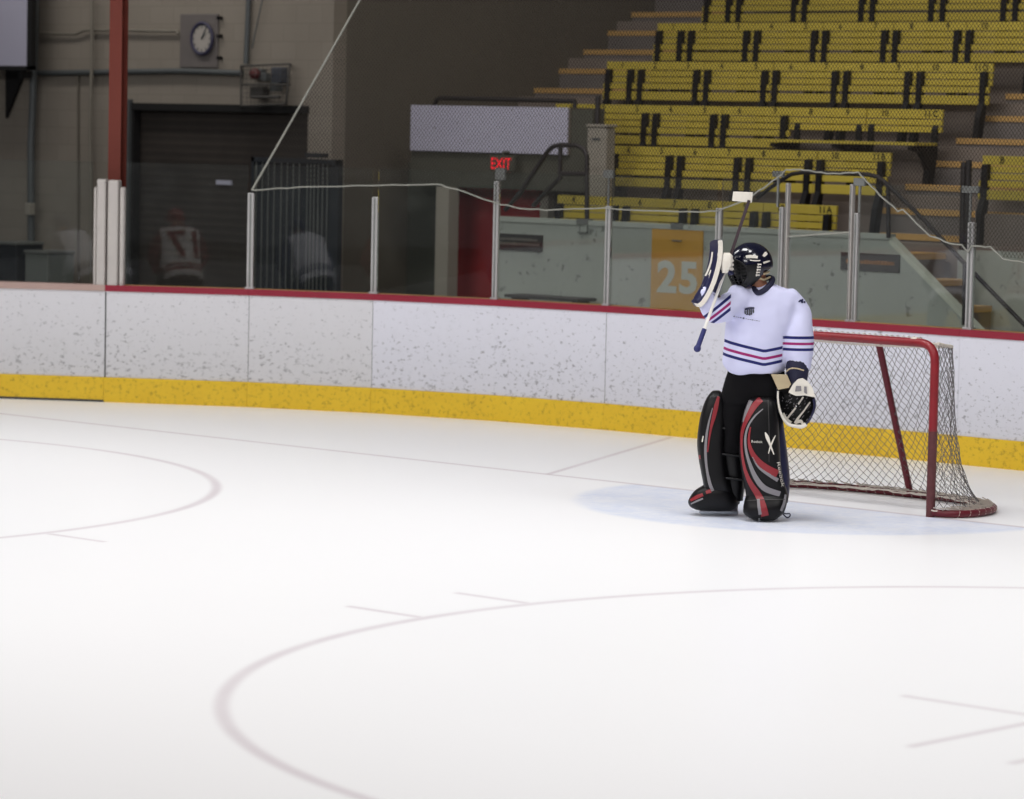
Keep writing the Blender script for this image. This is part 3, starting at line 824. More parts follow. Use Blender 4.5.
# dark signs on the parapet
def dark_sign(x0, y0, x1, y1, rows, mat, label):
    a, b = hy(x0, y0, PY), hy(x1, y1, PY); root = thing('wall_sign', (a.x, PY, b.z), label, 'sign', 'dark signs on the parapet')
    mb = MB(); mb.span((a.x, PY-.02, b.z), (b.x, PY, a.z)); mb.build('sign_plate', MT['sign_dark'], root, .004)
    mb = MB(); W = b.x-a.x; H = a.z-b.z
    for f, x_0, x_1, hh in rows:
        x = a.x+W*x_0; z = b.z+H*f
        while x < a.x+W*x_1:
            w = random.uniform(.016, .034); mb.span((x, PY-.024, z-H*hh), (min(x+w, a.x+W*x_1), PY-.0201, z+H*hh*random.uniform(.5, 1))); x += w+.009
    mb.build('lettering', MT[mat], root)
dark_sign(497, 233, 543, 252, ((.70, .12, .9, .09), (.42, .06, .95, .09)), 'sign_text', 'small dark sign with two rows of pale lettering left of the number panel')
dark_sign(842, 252, 900, 273, ((.52, .1, .92, .12),), 'sign_orange', 'small dark sign with one orange line of lettering above the net')
mb = MB()
for px, py in ((583, 232), (677.5, 240)):
    q = hy(px, py, PY-.01); mb.span((q.x-.06, PY-.03, q.z-.012), (q.x+.06, PY, q.z+.0)); mb.span((q.x-.075, PY-.03, zP-.01), (q.x+.075, PY+.05, zP+.04))
    mb.box((q.x-.05, PY-.004, q.z+.05), (.008, .008, .12)); mb.box((q.x+.05, PY-.004, q.z+.05), (.008, .008, .12))
struct(mb.build('trim_10', MT['clip']))
a, b = hy(504, 294, 5.2), hy(577, 302, 5.2)
mb = MB(); mb.span((a.x, 5.2, b.z), (b.x, 5.5, a.z)); 
mb.span((a.x+.05, 5.25, 0), (a.x+.12, 5.45, b.z)); mb.span((b.x-.12, 5.25, 0), (b.x-.05, 5.45, b.z))
tag(mb.build('low_bench', MT['sign_dark'], None, .008, loc=(a.x, 5.2, 0)), 'long dark bench just behind the boards below the small dark sign', 'bench')

# tunnel under the stand with a red door, white board on its lintel
YT = 7.0; YD = 7.5
a, b = hy(412, 105, YT), hy(568, 155, YT); bx = hy(590, 130, YT+.4)
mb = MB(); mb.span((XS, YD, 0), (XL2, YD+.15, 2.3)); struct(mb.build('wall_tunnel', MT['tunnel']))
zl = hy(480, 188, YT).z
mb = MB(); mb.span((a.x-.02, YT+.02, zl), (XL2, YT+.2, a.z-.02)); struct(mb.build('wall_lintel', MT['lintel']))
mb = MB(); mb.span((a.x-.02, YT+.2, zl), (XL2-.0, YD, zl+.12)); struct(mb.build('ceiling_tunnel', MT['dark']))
mb = MB(); mb.span((b.x-.02, YT, b.z), (b.x+.02, YT+.55, a.z)); mb.span((a.x, YT+.5, b.z), (b.x, YT+.55, a.z)); struct(mb.build('trim_11', MT['wall_side']))
root = thing('white_sign_board', (a.x, YT, b.z), 'large blank white sign board on the lintel above the tunnel', 'sign')
mb = MB(); mb.span((a.x, YT-.02, b.z), (b.x, YT+.0, a.z)); mb.build('board_face', MT['white_board'], root, .004)
mb = MB()
for x, y in ((435, 128), (457, 123), (468, 140), (512, 110)): q = hy(x, y, YT-.024); mb.box(q, (.02, .004, .012))
mb.build('scuff_marks', MT['sign_text'], root)
P = [hy(x, y, YT+.3) for x, y in ((434, 107), (437, 99), (441, 98), (575, 101))]
mb = MB(); mb.tube(P, .025, 8); q = P[-1]; mb.tube([q, V((q.x, q.y, 2.2))], .025, 8); q = P[0]; mb.tube([q, V((q.x, q.y, 2.5))], .022, 8)
tag(mb.build('guard_rail', MT['rail'], None, loc=P[0]), 'dark tube guard rail along the top of the white sign board', 'rail')
# red tunnel door, dark frame on its left side, pale posts
a, b = hy(459, 190, YD-.03), hy(541, 200, YD-.03)
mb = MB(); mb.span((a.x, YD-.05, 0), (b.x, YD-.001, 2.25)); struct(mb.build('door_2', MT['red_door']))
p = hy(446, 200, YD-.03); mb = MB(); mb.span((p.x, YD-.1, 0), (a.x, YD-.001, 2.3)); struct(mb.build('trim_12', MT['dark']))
a, b = hy(436, 205, YT-.1), hy(447, 290, YT-.1); mb = MB(); mb.span((a.x, YT-.1, 0), (b.x, YT+.06, zl)); struct(mb.build('column_tunnel', MT['pillar']))
mb = MB(); a = hy(520, 210, 7.3); mb.span((hy(540, 210, 7.3).x, 7.3, 0), (hy(548, 210, 7.3).x, 7.4, 2.0)); struct(mb.build('trim_13', MT['pillar']))
# exit sign hung below the lintel
c = hy(501, 163.5, YT-.15)
root = thing('exit_sign', c, 'red lit exit sign below the white sign board', 'sign')
mb = MB(); mb.box(c+V((0, .03, 0)), (.36, .05, .17)); mb.build('housing', MT['lintel'], root, .01)
mb = MB(); mb.text('EXIT', TM(c+V((0, .002, 0)), (.098, 0, 0), (0, 0, .115))); mb.build('red_letters', MT['exit'], root)
mb = MB(); mb.tube([c+V((0, .03, .08)), V((c.x, c.y+.03, c.z+.12)), V((c.x, YT+.03, c.z+.12))], .012, 6); mb.build('hanger', MT['lintel'], root)
# pale pillar at the end of the second row
a, b = hy(587, 127, 6.78), hy(605, 195, 6.78)
root = thing('concrete_post', ((a.x+b.x)/2, 6.85, 0), 'pale square post at the left end of the lower yellow rows', 'post')
mb = MB(); mb.span((a.x, 6.78, 1.1), (b.x, 6.93, a.z)); mb.build('shaft', MT['pillar'], root, .02)
mb = MB(); mb.span((a.x-.012, 6.77, a.z), (b.x+.012, 6.94, a.z+.03)); mb.build('cap', MT['pillar'], root, .01)
q = hy(596, 139, 6.775); mb = MB(); mb.box(q, (.11, .006, .02)); mb.build('name_strip', MT['conduit'], root)
q = hy(597.5, 126, 6.85); mb = MB(); mb.tube([V((q.x, 6.85, q.z)), V((q.x, 6.85, hy(597.5, 96, 6.85).z))], .03, 8); tag(mb.build('rail_post', MT['rail'], None, loc=q), 'short dark rail stub standing on the pale square post', 'post')
# guard rails
def rail(name, polys, Y, label, r=.022):
    P0 = hy(*polys[0][0], Y); root = thing(name, P0, label, 'rail')
    for nm, pts in zip(('top_rail', 'rail_post', 'rail_post', 'mid_rail', 'mid_rail'), polys):
        P = [hy(x, y, Y) for x, y in pts]; mb = MB(); mb.tube(P, r, 8); mb.build(nm, MT['rail'], root)
rail('stair_rail', [[(505, 210), (520, 193), (548, 151), (553, 146.5), (560, 145), (577, 145.5), (584, 149), (587, 156)], [(587, 155), (587, 226)], [(560.5, 146), (560, 180)], [(560, 173.5), (587, 174)], [(533, 206), (546, 192), (560, 178)]], 5.85, 'dark tube hand rail sloping up below the white sign board', .024)
rail('stair_rail', [[(757, 198), (770, 188), (783, 179), (792, 174), (805, 172), (868, 174.5), (878, 177), (886, 183), (925, 221), (965, 264), (1040, 341)], [(888, 184), (888.5, 238)], [(965, 264), (964, 325)]], 5.52, 'dark tube hand rail running down the stair to the lower right', .021)
rail('stair_rail', [[(969, 160), (967, 250)], [(964, 162), (962, 250)]], 6.5, 'dark double post at the foot of the right-hand bench', .03)

# ------------------------------------------------------------------ folding benches
SEAT = .471
def bench(i, x0, x1, label, nums=(), folded=True, lastsingle=None, letter=None, left_iron=True, right_iron=True):
    y, zt = ROWY[i], ROWT[i]; z0 = zt-.85; cx = (x0+x1)/2
    root = thing('folding_bench', (cx, y, z0), label, 'bench', 'yellow folding benches in the stands')
    x0 += .004; x1 -= .004; j = random.uniform(-.006, .006)
    mb = MB()
    for za, zb, yy in ((.760, .85, .012), (.691, .750, .006), (.622, .681, 0)):
        mb.span((x0, y-.025+yy+j, z0+za), (x1, y+.005+yy+j, z0+zb))
    for xx, s in nums: mb.text(s, TM((xx, y-.0155+j, z0+.81), (.068, 0, 0), (0, 0, .066)), 1, 0, .02)
    mb.build('backrest', [MT['yellow_bench'], MT['ink']], root, .004)
    mb = MB()
    if folded:
        mb.span((x0, y-.07, z0+.55), (x1, y-.04, z0+.612)); mb.span((x0, y-.078, z0+.43), (x1, y-.045, z0+.522))
    else:
        for k in range(3): mb.span((x0, y-.46+k*.13, z0+.49), (x1, y-.345+k*.13, z0+.52))
    mb.build('seat', MT['yellow_bench'], root, .004)
    for s, xx, on in ((-1, x0+.072, left_iron), (1, x1-.072, right_iron)):
        if not on: continue
        prof = [(-.03, .77), (-.085, .76), (-.095, .62), (-.1, .45), (-.16, .3), (-.2, .0), (-.12, .0), (-.06, .3), (-.03, .5)]
        if not folded: prof = [(-.02, .70), (-.045, .66), (-.05, .52), (-.3, .485), (-.44, .485), (-.44, .45), (-.28, .42), (-.16, .25), (-.2, 0), (-.1, 0), (-.02, .4)]
        mb = MB(); mb.prism([V((xx-.033, y+a, z0+b)) for a, b in prof], (.066, 0, 0)); mb.build('iron_bracket', MT['iron'], root, .006)
    return root
ORD = ['leftmost', 'second from the left', 'third from the left', 'fourth from the left', 'fifth from the left', 'sixth from the left']
ROWN = ['lowest', 'second lowest', 'third lowest', 'fourth lowest', 'fifth lowest', 'topmost visible']
LET = 'ABCDEFG'
for i in range(6):
    if i < 2:
        w = (XR-XL2)/4; units = [(XL2+k*w, XL2+(k+1)*w) for k in range(4)]
    else:
        units = [(XL, XL+SEAT)]+[(XL+SEAT*(1+2*k), XL+SEAT*(3+2*k)) for k in range(5)]
    for k, (a, b) in enumerate(units):
        nums = []; n0 = int(round((a-XL)/SEAT)); nn = max(1, int(round((b-a)/SEAT)))
        for q in range(nn):
            nums.append((a+(q+.5)*(b-a)/nn, str(n0+q+1)))
        if k == len(units)-1: nums.append((b-.09, LET[i])); nums[-2] = (nums[-2][0]+(.05 if nn > 1 else 0), nums[-2][1])
        down = (i == 2 and k >= 4)
        what = 'yellow bench with seat folded down' if down else ('short yellow slatted single bench' if b-a < .6 else 'yellow slatted double bench')
        bench(i, a, b, '%s, %s in the %s stand row' % (what, ORD[k], ROWN[i]), nums, not down)
xr = hy(983, 164, ROWY[1]).x
bench(1, xr, xr+2*SEAT, 'yellow slatted double bench at the right edge, across the aisle from the other rows', [(xr+SEAT*.5, 'B'), (xr+SEAT*1.1, '1')])

# ------------------------------------------------------------------ goalkeeper
G = V((.15, -1.15, 0))
CD = (CAM-G); CD.z = 0; CD.normalize(); RV = V((-CD.y, CD.x, 0))     # toward the viewer's side, and across
def gp(px, py, dep=0.0):
    d = ray(px, py); k = (dep-(CAM-G).dot(CD))/d.dot(CD); return CAM+d*k
PX = 1/140.0
def ring(y, xl, xr, df, db, n=28, e=2.6, tilt=0):
    c = gp((xl+xr)/2, y, (df+db)/2); a = (gp(xr, y, 0)-gp(xl, y, 0)).length/2; b = (df-db)/2; out = []
    for k in range(n):
        t_ = 2*PI*k/n; cs, sn = math.cos(t_), math.sin(t_)
        x = a*math.copysign(abs(cs)**(2/e), cs); z = b*math.copysign(abs(sn)**(2/e), sn)
        out.append(c+RV*x+CD*z+V((0, 0, tilt*x)))
    return out
def catm_rows(rows, k=3):
    P = [list(r) for r in rows]; out = []
    Q = [P[0]]+P+[P[-1]]
    for i in range(1, len(Q)-2):
        for j in range(k):
            t_ = j/k; o = []
            for a, b, c, d in zip(Q[i-1], Q[i], Q[i+1], Q[i+2]):
                o.append(.5*((2*b)+(c-a)*t_+(2*a-5*b+4*c-d)*t_*t_+(3*b-a-3*c+d)*t_**3))
            out.append(o)
    out.append(P[-1]); return out
def loft(mb, rows, mi=0, n=28, e=2.6, k=3):
    mb.rings([ring(*r, n=n, e=e) for r in catm_rows(rows, k)], mi)
GK = thing('person', G, 'goalkeeper in white striped jersey, dark mask and black leg pads, right hand raised', 'person')

def bvh_of(*mbs):
    vs, fs = [], []
    for m in mbs:
        k = len(vs); vs += m.v; fs += [[i+k for i in f] for f in m.f]
    return BVHTree.FromPolygons(vs, fs)
def cast(bvh, px, py, off):
    d = ray(px, py).normalized(); h = bvh.ray_cast(CAM, d)
    if h[0] is None: return None
    n = h[1] if h[1].dot(d) < 0 else -h[1]
    return h[0]+n*off*.3-d*off
def strip(mb, bvh, pts, mi, off=.004, k=6):
    """a painted or sewn band laid on a surface: centre line points with half widths"""
    P = catm_rows(pts, k); prev = None
    for i, (x, y, w) in enumerate(P):
        a = P[max(0, i-1)]; b = P[min(len(P)-1, i+1)]; dx, dy = b[0]-a[0], b[1]-a[1]; L = math.hypot(dx, dy) or 1
        nx, ny = -dy/L*w, dx/L*w
        row = [cast(bvh, x+nx*q, y+ny*q, off) for q in (-1, -.5, 0, .5, 1)]
        if None in row: prev = None; continue
        if prev:
            for q in range(4):
                mb.add([prev[q], prev[q+1], row[q+1], row[q]], [(0, 1, 2, 3)], mi)
        prev = row
def stripe(name, mat, parent, bvh, pts, off):
    m = MB(); strip(m, bvh, pts, 0, off); return m.build(name, MT[mat], parent)
def text_on(mb, bvh, txt, cx, cy, ax, ay, mi, off=.004):
    vs, fs = text_mesh(txt); P = [cast(bvh, cx+v.x*ax[0]+v.y*ay[0], cy+v.x*ax[1]+v.y*ay[1], off) for v in vs]
    for f in fs:
        if all(P[i] for i in f): mb.add([P[i] for i in f], [list(range(len(f)))], mi)

# --- body: one continuous skin grown from a posed skeleton
def skin_body(name, joints, edges, radii, mat, parent, root_i=0, sub=2):
    me = bpy.data.meshes.new(name); o = bpy.data.objects.new(name, me); COL.objects.link(o)
    off = parent.location if parent else V((0, 0, 0))
    me.from_pydata([V(j)-off for j in joints], edges, []); me.materials.append(mat)
    bm = bmesh.new(); bm.from_mesh(me); lay = bm.verts.layers.skin.verify()
    for i, v in enumerate(bm.verts):
        r = radii[i]; v[lay].radius = (r, r) if not isinstance(r, tuple) else r; v[lay].use_root = (i == root_i)
    bm.to_mesh(me); bm.free()
    sk = o.modifiers.new('skin', 'SKIN'); sk.use_smooth_shade = True
    sb = o.modifiers.new('sub', 'SUBSURF'); sb.levels = sub; sb.render_levels = sub
    if parent: o.parent = parent
    return o
J = []; E_ = []; Rr = []
def jn(p, r, par=None):
    J.append(V(p)); Rr.append(r); i = len(J)-1
    if par is not None: E_.append((par, i))
    return i
pel = jn(gp(756, 388, 0), .13); sp = jn(gp(756, 355, 0), .125, pel); ch = jn(gp(757, 318, 0), .14, sp)
nb = jn(gp(760, 297, .0), .075, ch); nk = jn(gp(759, 286, .02), .062, nb); hd0 = jn(gp(755, 275, .02), .085, nk); hd1 = jn(gp(752, 260, .02), .088, hd0); hd2 = jn(gp(753, 253, .02), .06, hd1)
nose = jn(gp(738, 265, .06), .016, hd1); ear = jn(gp(757, 264, .12), .02, hd1)
sl = jn(gp(792, 302, .0), .07, ch); el = jn(gp(799, 334, .03), .055, sl); wl = jn(gp(797, 374, .06), .034, el); hl = jn(gp(796, 388, .06), .03, wl)
sr = jn(gp(740, 300, .06), .065, ch); er = jn(gp(722, 309, .19), .042, sr); wr = jn(gp(712, 290, .25), .03, er); hr = jn(gp(719, 272, .24), .026, wr)
for (x, y, d), (x2, y2, d2) in (((791, 396, .045), (790.5, 404, .035)), ((794.5, 398, .045), (794.5, 408, .035)), ((798.5, 398, .045), (799, 408, .035)), ((802, 396, .045), (802.5, 405, .035)), ((802, 390, .055), (807, 395, .05))):
    a = jn(gp(x, y, d), .011, hl); jn(gp(x2, y2, d2), .009, a)
for dy, r in ((-6, .0095), (-2, .0105), (2, .0105), (6, .0095)):
    a = jn(gp(722, 266+dy, .29), r, hr); b = jn(gp(728, 265+dy, .31), r*.95, a); jn(gp(731, 266+dy, .28), r*.9, b)
a = jn(gp(724, 258, .2), .012, hr); jn(gp(729, 254, .24), .0105, a)
for hx_, hy0, kx, ky, ax, ay, dk, da in ((766, 393, 764, 440, 765, 505, .1, .05), (745, 393, 730, 438, 728, 498, -.04, -.14)):
    h = jn(gp(hx_, hy0, 0), .1, pel); k = jn(gp(kx, ky, dk), .055, h); an = jn(gp(ax, ay, da), .042, k)
    jn(gp(ax, ay, da)+(CD*.13 if hx_ > 750 else -RV*.13)+V((0, 0, -.04)), .035, an)
skin_body('body', J, E_, Rr, MT['skin'], GK)
for x, y in ((741, 262), (739.5, 262)):
    mb = MB(); mb.ball(gp(x, y, .05 if x > 740 else -.0), .012); mb.build('eye', MT['eye'], GK)
mb = MB(); mb.ball(gp(756, 261, .02), (.112, .1, .105), M=Matrix((RV, CD, V((0, 0, 1)))).transposed()); mb.build('hair', MT['hair'], GK)

# --- jersey: torso and sleeves fused into one garment
mb = MB()
loft(mb, [(284, 756, 773, .06, -.09), (287, 748, 785, .10, -.12), (293, 738, 797, .13, -.14), (302, 732, 800, .16, -.15), (315, 728, 796, .19, -.16), (335, 725, 788, .2, -.16), (350, 723.5, 785.5, .2, -.17), (362, 723, 785, .2, -.17), (369, 725, 785, .195, -.165), (373.5, 729, 783, .18, -.15)], n=40, e=2.3)
def sleeve(pts):
    P = catm_rows(pts, 5); mb.tube([gp(x, y, d) for x, y, d, r in P], [r for *_, r in P], 20)
    for x, y, d, r in (pts[0], pts[-1]): mb.ball(gp(x, y, d), r*.98)
sleeve([(789, 300, 0, .085), (797, 311, .01, .09), (798, 326, .02, .103), (798, 342, .04, .112), (798, 355, .06, .104), (798, 363, .07, .09)])
sleeve([(742, 299, .07, .09), (734, 303, .13, .09), (725, 309, .19, .095), (716, 309.5, .24, .095), (709.5, 304, .26, .08), (708, 295, .27, .064)])
mb.ball(gp(737, 293, .1), (.07, .07, .06))
raw = mb.build('jersey_raw', MT['white'])
rm = raw.modifiers.new('r', 'REMESH'); rm.mode = 'VOXEL'; rm.voxel_size = .011; rm.use_smooth_shade = True
sm = raw.modifiers.new('s', 'SMOOTH'); sm.factor = .6; sm.iterations = 6
tex = bpy.data.textures.new('folds', 'CLOUDS'); tex.noise_scale = .16; tex.noise_depth = 1
dp = raw.modifiers.new('d', 'DISPLACE'); dp.texture = tex; dp.strength = .034; dp.mid_level = .5; dp.texture_coords = 'GLOBAL'
bpy.context.view_layer.update(); dg = bpy.context.evaluated_depsgraph_get()
jm = bpy.data.meshes.new_from_object(raw.evaluated_get(dg)); bpy.data.objects.remove(raw)
jb = MB(); jb.v = [v.co.copy() for v in jm.vertices]; jb.f = [list(p.vertices) for p in jm.polygons]; jb.m = [0]*len(jb.f); jb.sm = [True]*len(jb.f)
jbv = BVHTree.FromPolygons(jb.v, jb.f)
def jersey_mat():
    t = NT('jersey_cloth'); o = t.coord('Object'); z = t.xyz(o)[2]
    dt = t.new('ShaderNodeVectorMath', operation='DOT_PRODUCT'); t.l.new(o, dt.inputs[0]); dt.inputs[1].default_value = RV; u = dt.outputs['Value']
    q = lambda x, y, d=.2: gp(x, y, d)-G
    U = lambda x, d=.2: (gp(x, 345, d)-G).dot(RV)
    Zt = lambda y, x=755, d=.2: gp(x, y, d).z
    sleeve_l = t.ramp(u, U(782), U(783.5)); arm_r = t.math('MULTIPLY', t.ramp(u, U(729.3), U(730.3), 1, 0), t.ramp(z, Zt(327), Zt(325)))
    # torso bands sag toward the middle right
    fall = t.math('MULTIPLY', t.math('SUBTRACT', t.math('MINIMUM', u, U(763)), U(724)), .215)
    rise = t.math('MULTIPLY', t.math('MAXIMUM', t.math('SUBTRACT', u, U(766)), 0.0), .20)
    h = t.math('SUBTRACT', t.math('ADD', z, fall), rise)
    z0 = Zt(341.6, 724); p = PX*.995
    body = t.math('SUBTRACT', 1, sleeve_l); body = t.math('MULTIPLY', body, t.math('SUBTRACT', 1, arm_r))
    navy = t.math('MAXIMUM', t.band(h, z0-1.5*p, z0+1.5*p), t.band(h, z0-15.0*p, z0-12.0*p)); mag = t.band(h, z0-9.0*p, z0-6.2*p)
    navy = t.math('MULTIPLY', navy, body); mag = t.math('MULTIPLY', mag, body)
    zs = Zt(337.6, 798, .12)
    hs = t.math('ADD', z, t.math('MULTIPLY', t.math('SUBTRACT', u, U(798)), -.0))
    n2 = t.math('MAXIMUM', t.band(hs, zs-1.5*p, zs+1.4*p), t.band(hs, zs-13.2*p, zs-10.4*p)); m2 = t.band(hs, zs-7.4*p, zs-4.8*p)
    navy = t.math('MAXIMUM', navy, t.math('MULTIPLY', n2, sleeve_l)); mag = t.math('MAXIMUM', mag, t.math('MULTIPLY', m2, sleeve_l))
    c0 = gp(720, 305, .3)-G; s = t.math('SUBTRACT', t.math('MULTIPLY', t.math('SUBTRACT', u, c0.dot(RV)), .63), t.math('MULTIPLY', t.math('SUBTRACT', z, c0.z), .77))
    n3 = t.math('MAXIMUM', t.band(s, -1.4*p, 1.4*p), t.band(s, 8.0*p, 10.8*p)); m3 = t.band(s, 3.6*p, 6.2*p)
    navy = t.math('MAXIMUM', navy, t.math('MULTIPLY', n3, arm_r)); mag = t.math('MAXIMUM', mag, t.math('MULTIPLY', m3, arm_r))
    base = t.mix(t.noise(6, 4), srgb(198, 199, 230), srgb(210, 211, 240))
    c = t.mix(navy, base, srgb(32, 36, 98)); c = t.mix(mag, c, srgb(150, 36, 102))
    w = t.noise(260, 2); t.bump(w, .12, .002)
    return t.fin(c, .8, 0, .25)
jo = jb.build('jersey', jersey_mat(), GK)
# chest crest, script line and shoulder mark
mb = MB()
for x, y, w, h in ((745.2, 312, .9, 2.2), (747.4, 311.6, 1.0, 3.4), (749.6, 311.4, .8, 4.2), (751.4, 311.2, .9, 3.6), (753.4, 310.8, .8, 2.4)):
    strip(mb, jbv, [(x-.3, y-h*.8, w*.6), (x, y, w), (x+.2, y+h, w*.7)], 0, .004)
strip(mb, jbv, [(744.5, 309.5, .9), (749, 308.3, 1.2), (754.5, 308, .7)], 1, .006); strip(mb, jbv, [(746, 314.5, .5), (752, 314, .6)], 1, .006)
mb.build('chest_crest', [MT['logo_grey'], MT['navy']], jo)
mb = MB()
x = 733.5
for w_, h_ in ((1.6, 1.3), (1.4, .8), (1.3, .8), (2.0, 1.1), (2.4, 1.7), (1.2, .7), (1.5, .8), (1.2, .7), (1.5, 1), (1.3, .7), (1.6, .9), (1.2, .7)):
    y = 316.2+(x-733)*.2-(0 if x < 748 else (x-748)*.03); strip(mb, jbv, [(x, y, h_*.5), (x+w_*.7, y+.15, h_*.5)], 0, .004, 2); x += w_+.75
mb.build('chest_script', MT['navy'], jo)
mb = MB()
for a in (((798.5, 302, .6), (801, 300.5, 1.0), (802.5, 303, .9)), ((801, 301, .5), (803.6, 299.6, 1.1), (804.6, 303, .8))): strip(mb, jbv, list(a), 0, .004)
mb.build('shoulder_mark', MT['navy'], jo)
# collar
mb = MB(); P = catm_rows([(755, 290.5, .09), (758, 293, .12), (762.5, 291.5, .12), (767.5, 287.5, .10), (771.5, 282.5, .04), (772, 278.5, -.04), (766, 278, -.10), (758, 281.5, -.06), (754, 286.5, .04), (755, 290.5, .09)], 4)
mb.tube([gp(*p) for p in P[:-1]], .021, 8, closed=True); mb.build('collar', MT['collar'], GK)

# --- trousers
mb = MB()
loft(mb, [(360, 729, 782, .13, -.14), (372, 727, 785, .15, -.15), (385, 724, 789, .155, -.165), (396, 721.5, 789, .15, -.17), (404, 724, 787, .13, -.17)], n=32, e=2.4)
for pts in ([(769, 396, 0, .125), (768, 412, .03, .12), (766, 435, .06, .1), (766, 460, .07, .085)], [(741, 396, -.02, .125), (737, 414, -.05, .115), (733, 440, -.07, .09), (732, 468, -.1, .08)]):
    P = catm_rows(pts, 4); mb.tube([gp(x, y, d) for x, y, d, r in P], [r for *_, r in P], 18)
raw = mb.build('trousers_raw', MT['pants']); rm = raw.modifiers.new('r', 'REMESH'); rm.mode = 'VOXEL'; rm.voxel_size = .014; rm.use_smooth_shade = True
s_ = raw.modifiers.new('s', 'SMOOTH'); s_.factor = .6; s_.iterations = 5
dp = raw.modifiers.new('d', 'DISPLACE'); dp.texture = tex; dp.strength = .03; dp.mid_level = .5; dp.texture_coords = 'GLOBAL'
raw.name = 'trousers'; raw.data.name = 'trousers'
for v in raw.data.vertices: v.co -= G
raw.parent = GK

# --- mask
hc = gp(750.5, 265, .03)
F = (-RV*.86+CD*.46).normalized(); tilt = .16
Uz = (V((0, 0, 1))).normalized(); S = Uz.cross(F).normalized(); F = (F*math.cos(tilt)-Uz*math.sin(tilt)).normalized(); Uz = F.cross(S)
def mk(a, b, grow=0.0):
    """point of the mask shell: a = turn from the face direction, b = elevation"""
    rf, rs, ru = .155+grow, .132+grow, .150+grow
    ca = math.cos(a); x = math.cos(b)*ca; y = math.cos(b)*math.sin(a); z = math.sin(b)
    if x > 0 and z < 0: z *= 1+.18*x; x *= 1+.10*min(1, -z)          # chin reaches forward and down
    if x < 0 and z < -.2: x *= .86
    return hc+F*(x*rf)+S*(y*rs)+Uz*(z*ru)
def patch(mb, a0, a1, b0, b1, na, nb_, grow, mi=0, test=None):
    k = {}
    for i in range(na+1):
        for j in range(nb_+1): k[i, j] = (a0+(a1-a0)*i/na, b0+(b1-b0)*j/nb_)
    for i in range(na):
        for j in range(nb_):
            am, bm_ = (a0+(a1-a0)*(i+.5)/na, b0+(b1-b0)*(j+.5)/nb_)
            if test and not test(am, bm_): continue
            mb.add([mk(*k[q], grow) for q in ((i, j), (i+1, j), (i+1, j+1), (i, j+1))], [(0, 1, 2, 3)], mi, True)
def opening(a, b): return (a/ .98)**2+((b+.17)/.60)**2 < 1
def shell_ok(a, b):
    if opening(a, b): return False
    if abs(a) > 1.75: return b > -.22                       # nape left free
    return b > -1.0 if abs(a) < 1.1 else b > -1.0+.9*(abs(a)-1.1)
MK = MB(); patch(MK, -PI, PI, -1.1, PI/2, 96, 56, 0, 0, shell_ok)
def weld(mb, d=1e-4):
    bm = bmesh.new(); 
    vs = [bm.verts.new(p) for p in mb.v]
    for f, s_, m_ in zip(mb.f, mb.sm, mb.m):
        try: q = bm.faces.new([vs[i] for i in f]); q.smooth = s_; q.material_index = m_
        except ValueError: pass
    bmesh.ops.remove_doubles(bm, verts=bm.verts, dist=d); bmesh.ops.recalc_face_normals(bm, faces=bm.faces)
    bm.verts.index_update(); o = MB(); o.v = [v.co.copy() for v in bm.verts]
    for f in bm.faces:
        o.f.append([v.index for v in f.verts]); o.m.append(f.material_index); o.sm.append(f.smooth)
    bm.free(); return o
MK = weld(MK); mko = MK.build('goalie_mask', MT['mask'], GK)
so = mko.modifiers.new('thick', 'SOLIDIFY'); so.thickness = .010; so.offset = 1
mb = MB()        # cage bars
for b in (-.66, -.52, -.38, -.24, -.10, .04, .18, .32):
    w = .98*math.sqrt(max(0, 1-((b+.17)/.62)**2))
    mb.tube([mk(-w+2*w*i/14, b, .012) for i in range(15)], .0042, 6)
for a in (-.7, -.46, -.23, 0, .23, .46, .7):
    h = .6*math.sqrt(max(0, 1-(a/1.0)**2)); mb.tube([mk(a, -.17-h+2*h*i/12, .016) for i in range(13)], .0042, 6)
mb.tube([mk(1.0*math.cos(q*2*PI/40), -.17+.62*math.sin(q*2*PI/40), .012) for q in range(40)], .008, 6, closed=True)
mb.build('cage', MT['cagewire'], mko)
mb = MB(); patch(mb, -.98, .98, -.8, .46, 24, 16, -.028, 0, lambda a, b: (a/1.0)**2+((b+.17)/.62)**2 < 1.1); weld(mb).build('dark_liner', MT['maskblack'], mko)
mb = MB(); patch(mb, .45, 1.5, -.85, .16, 26, 22, .0125, 0, lambda a, b: not opening(a*.97, b) and b < .12 and shell_ok(a, b)); weld(mb).build('cheek_plate', MT['maskblack'], mko)
mbv = bvh_of(MK)
mb = MB()
for pts in ([(746, 257.2, 1.3), (750, 256.6, 1.5), (757.5, 257.4, 1.2)], [(750, 260.3, .5), (755, 260.8, .6), (760, 260.6, .5)],
            [(763, 256.5, 1.2), (765.5, 253.8, 1.7), (767, 252.5, .8)], [(763, 263, .9), (766.5, 261.8, .9), (769.5, 261, .5)], [(768.5, 269, 1.1), (770, 266.5, .8)],
            ):
    strip(mb, mbv, pts, 0, .014, 4)
for k in range(5):
    y = 264.3+k*2.6; x = 759.2-k*.45
    strip(mb, mbv, [(x-1.9, y, .6), (x+1.9, y+.1, .6)], 0, .016, 2); strip(mb, mbv, [(x-1.5, y-.7, .5), (x-1.1, y+1.3, .5)], 0, .016, 2)
mb.build('white_lettering', MT['white'], mko)
mb = MB()        # chin flap and straps
mb.tube([gp(759, 272, .13), gp(764, 274, .11), gp(769, 272, .06)], .008, 6); mb.tube([gp(757, 277, .13), gp(764, 280, .09), gp(770, 277, .03)], .008, 6)
mb.build('strap', MT['tan'], mko)
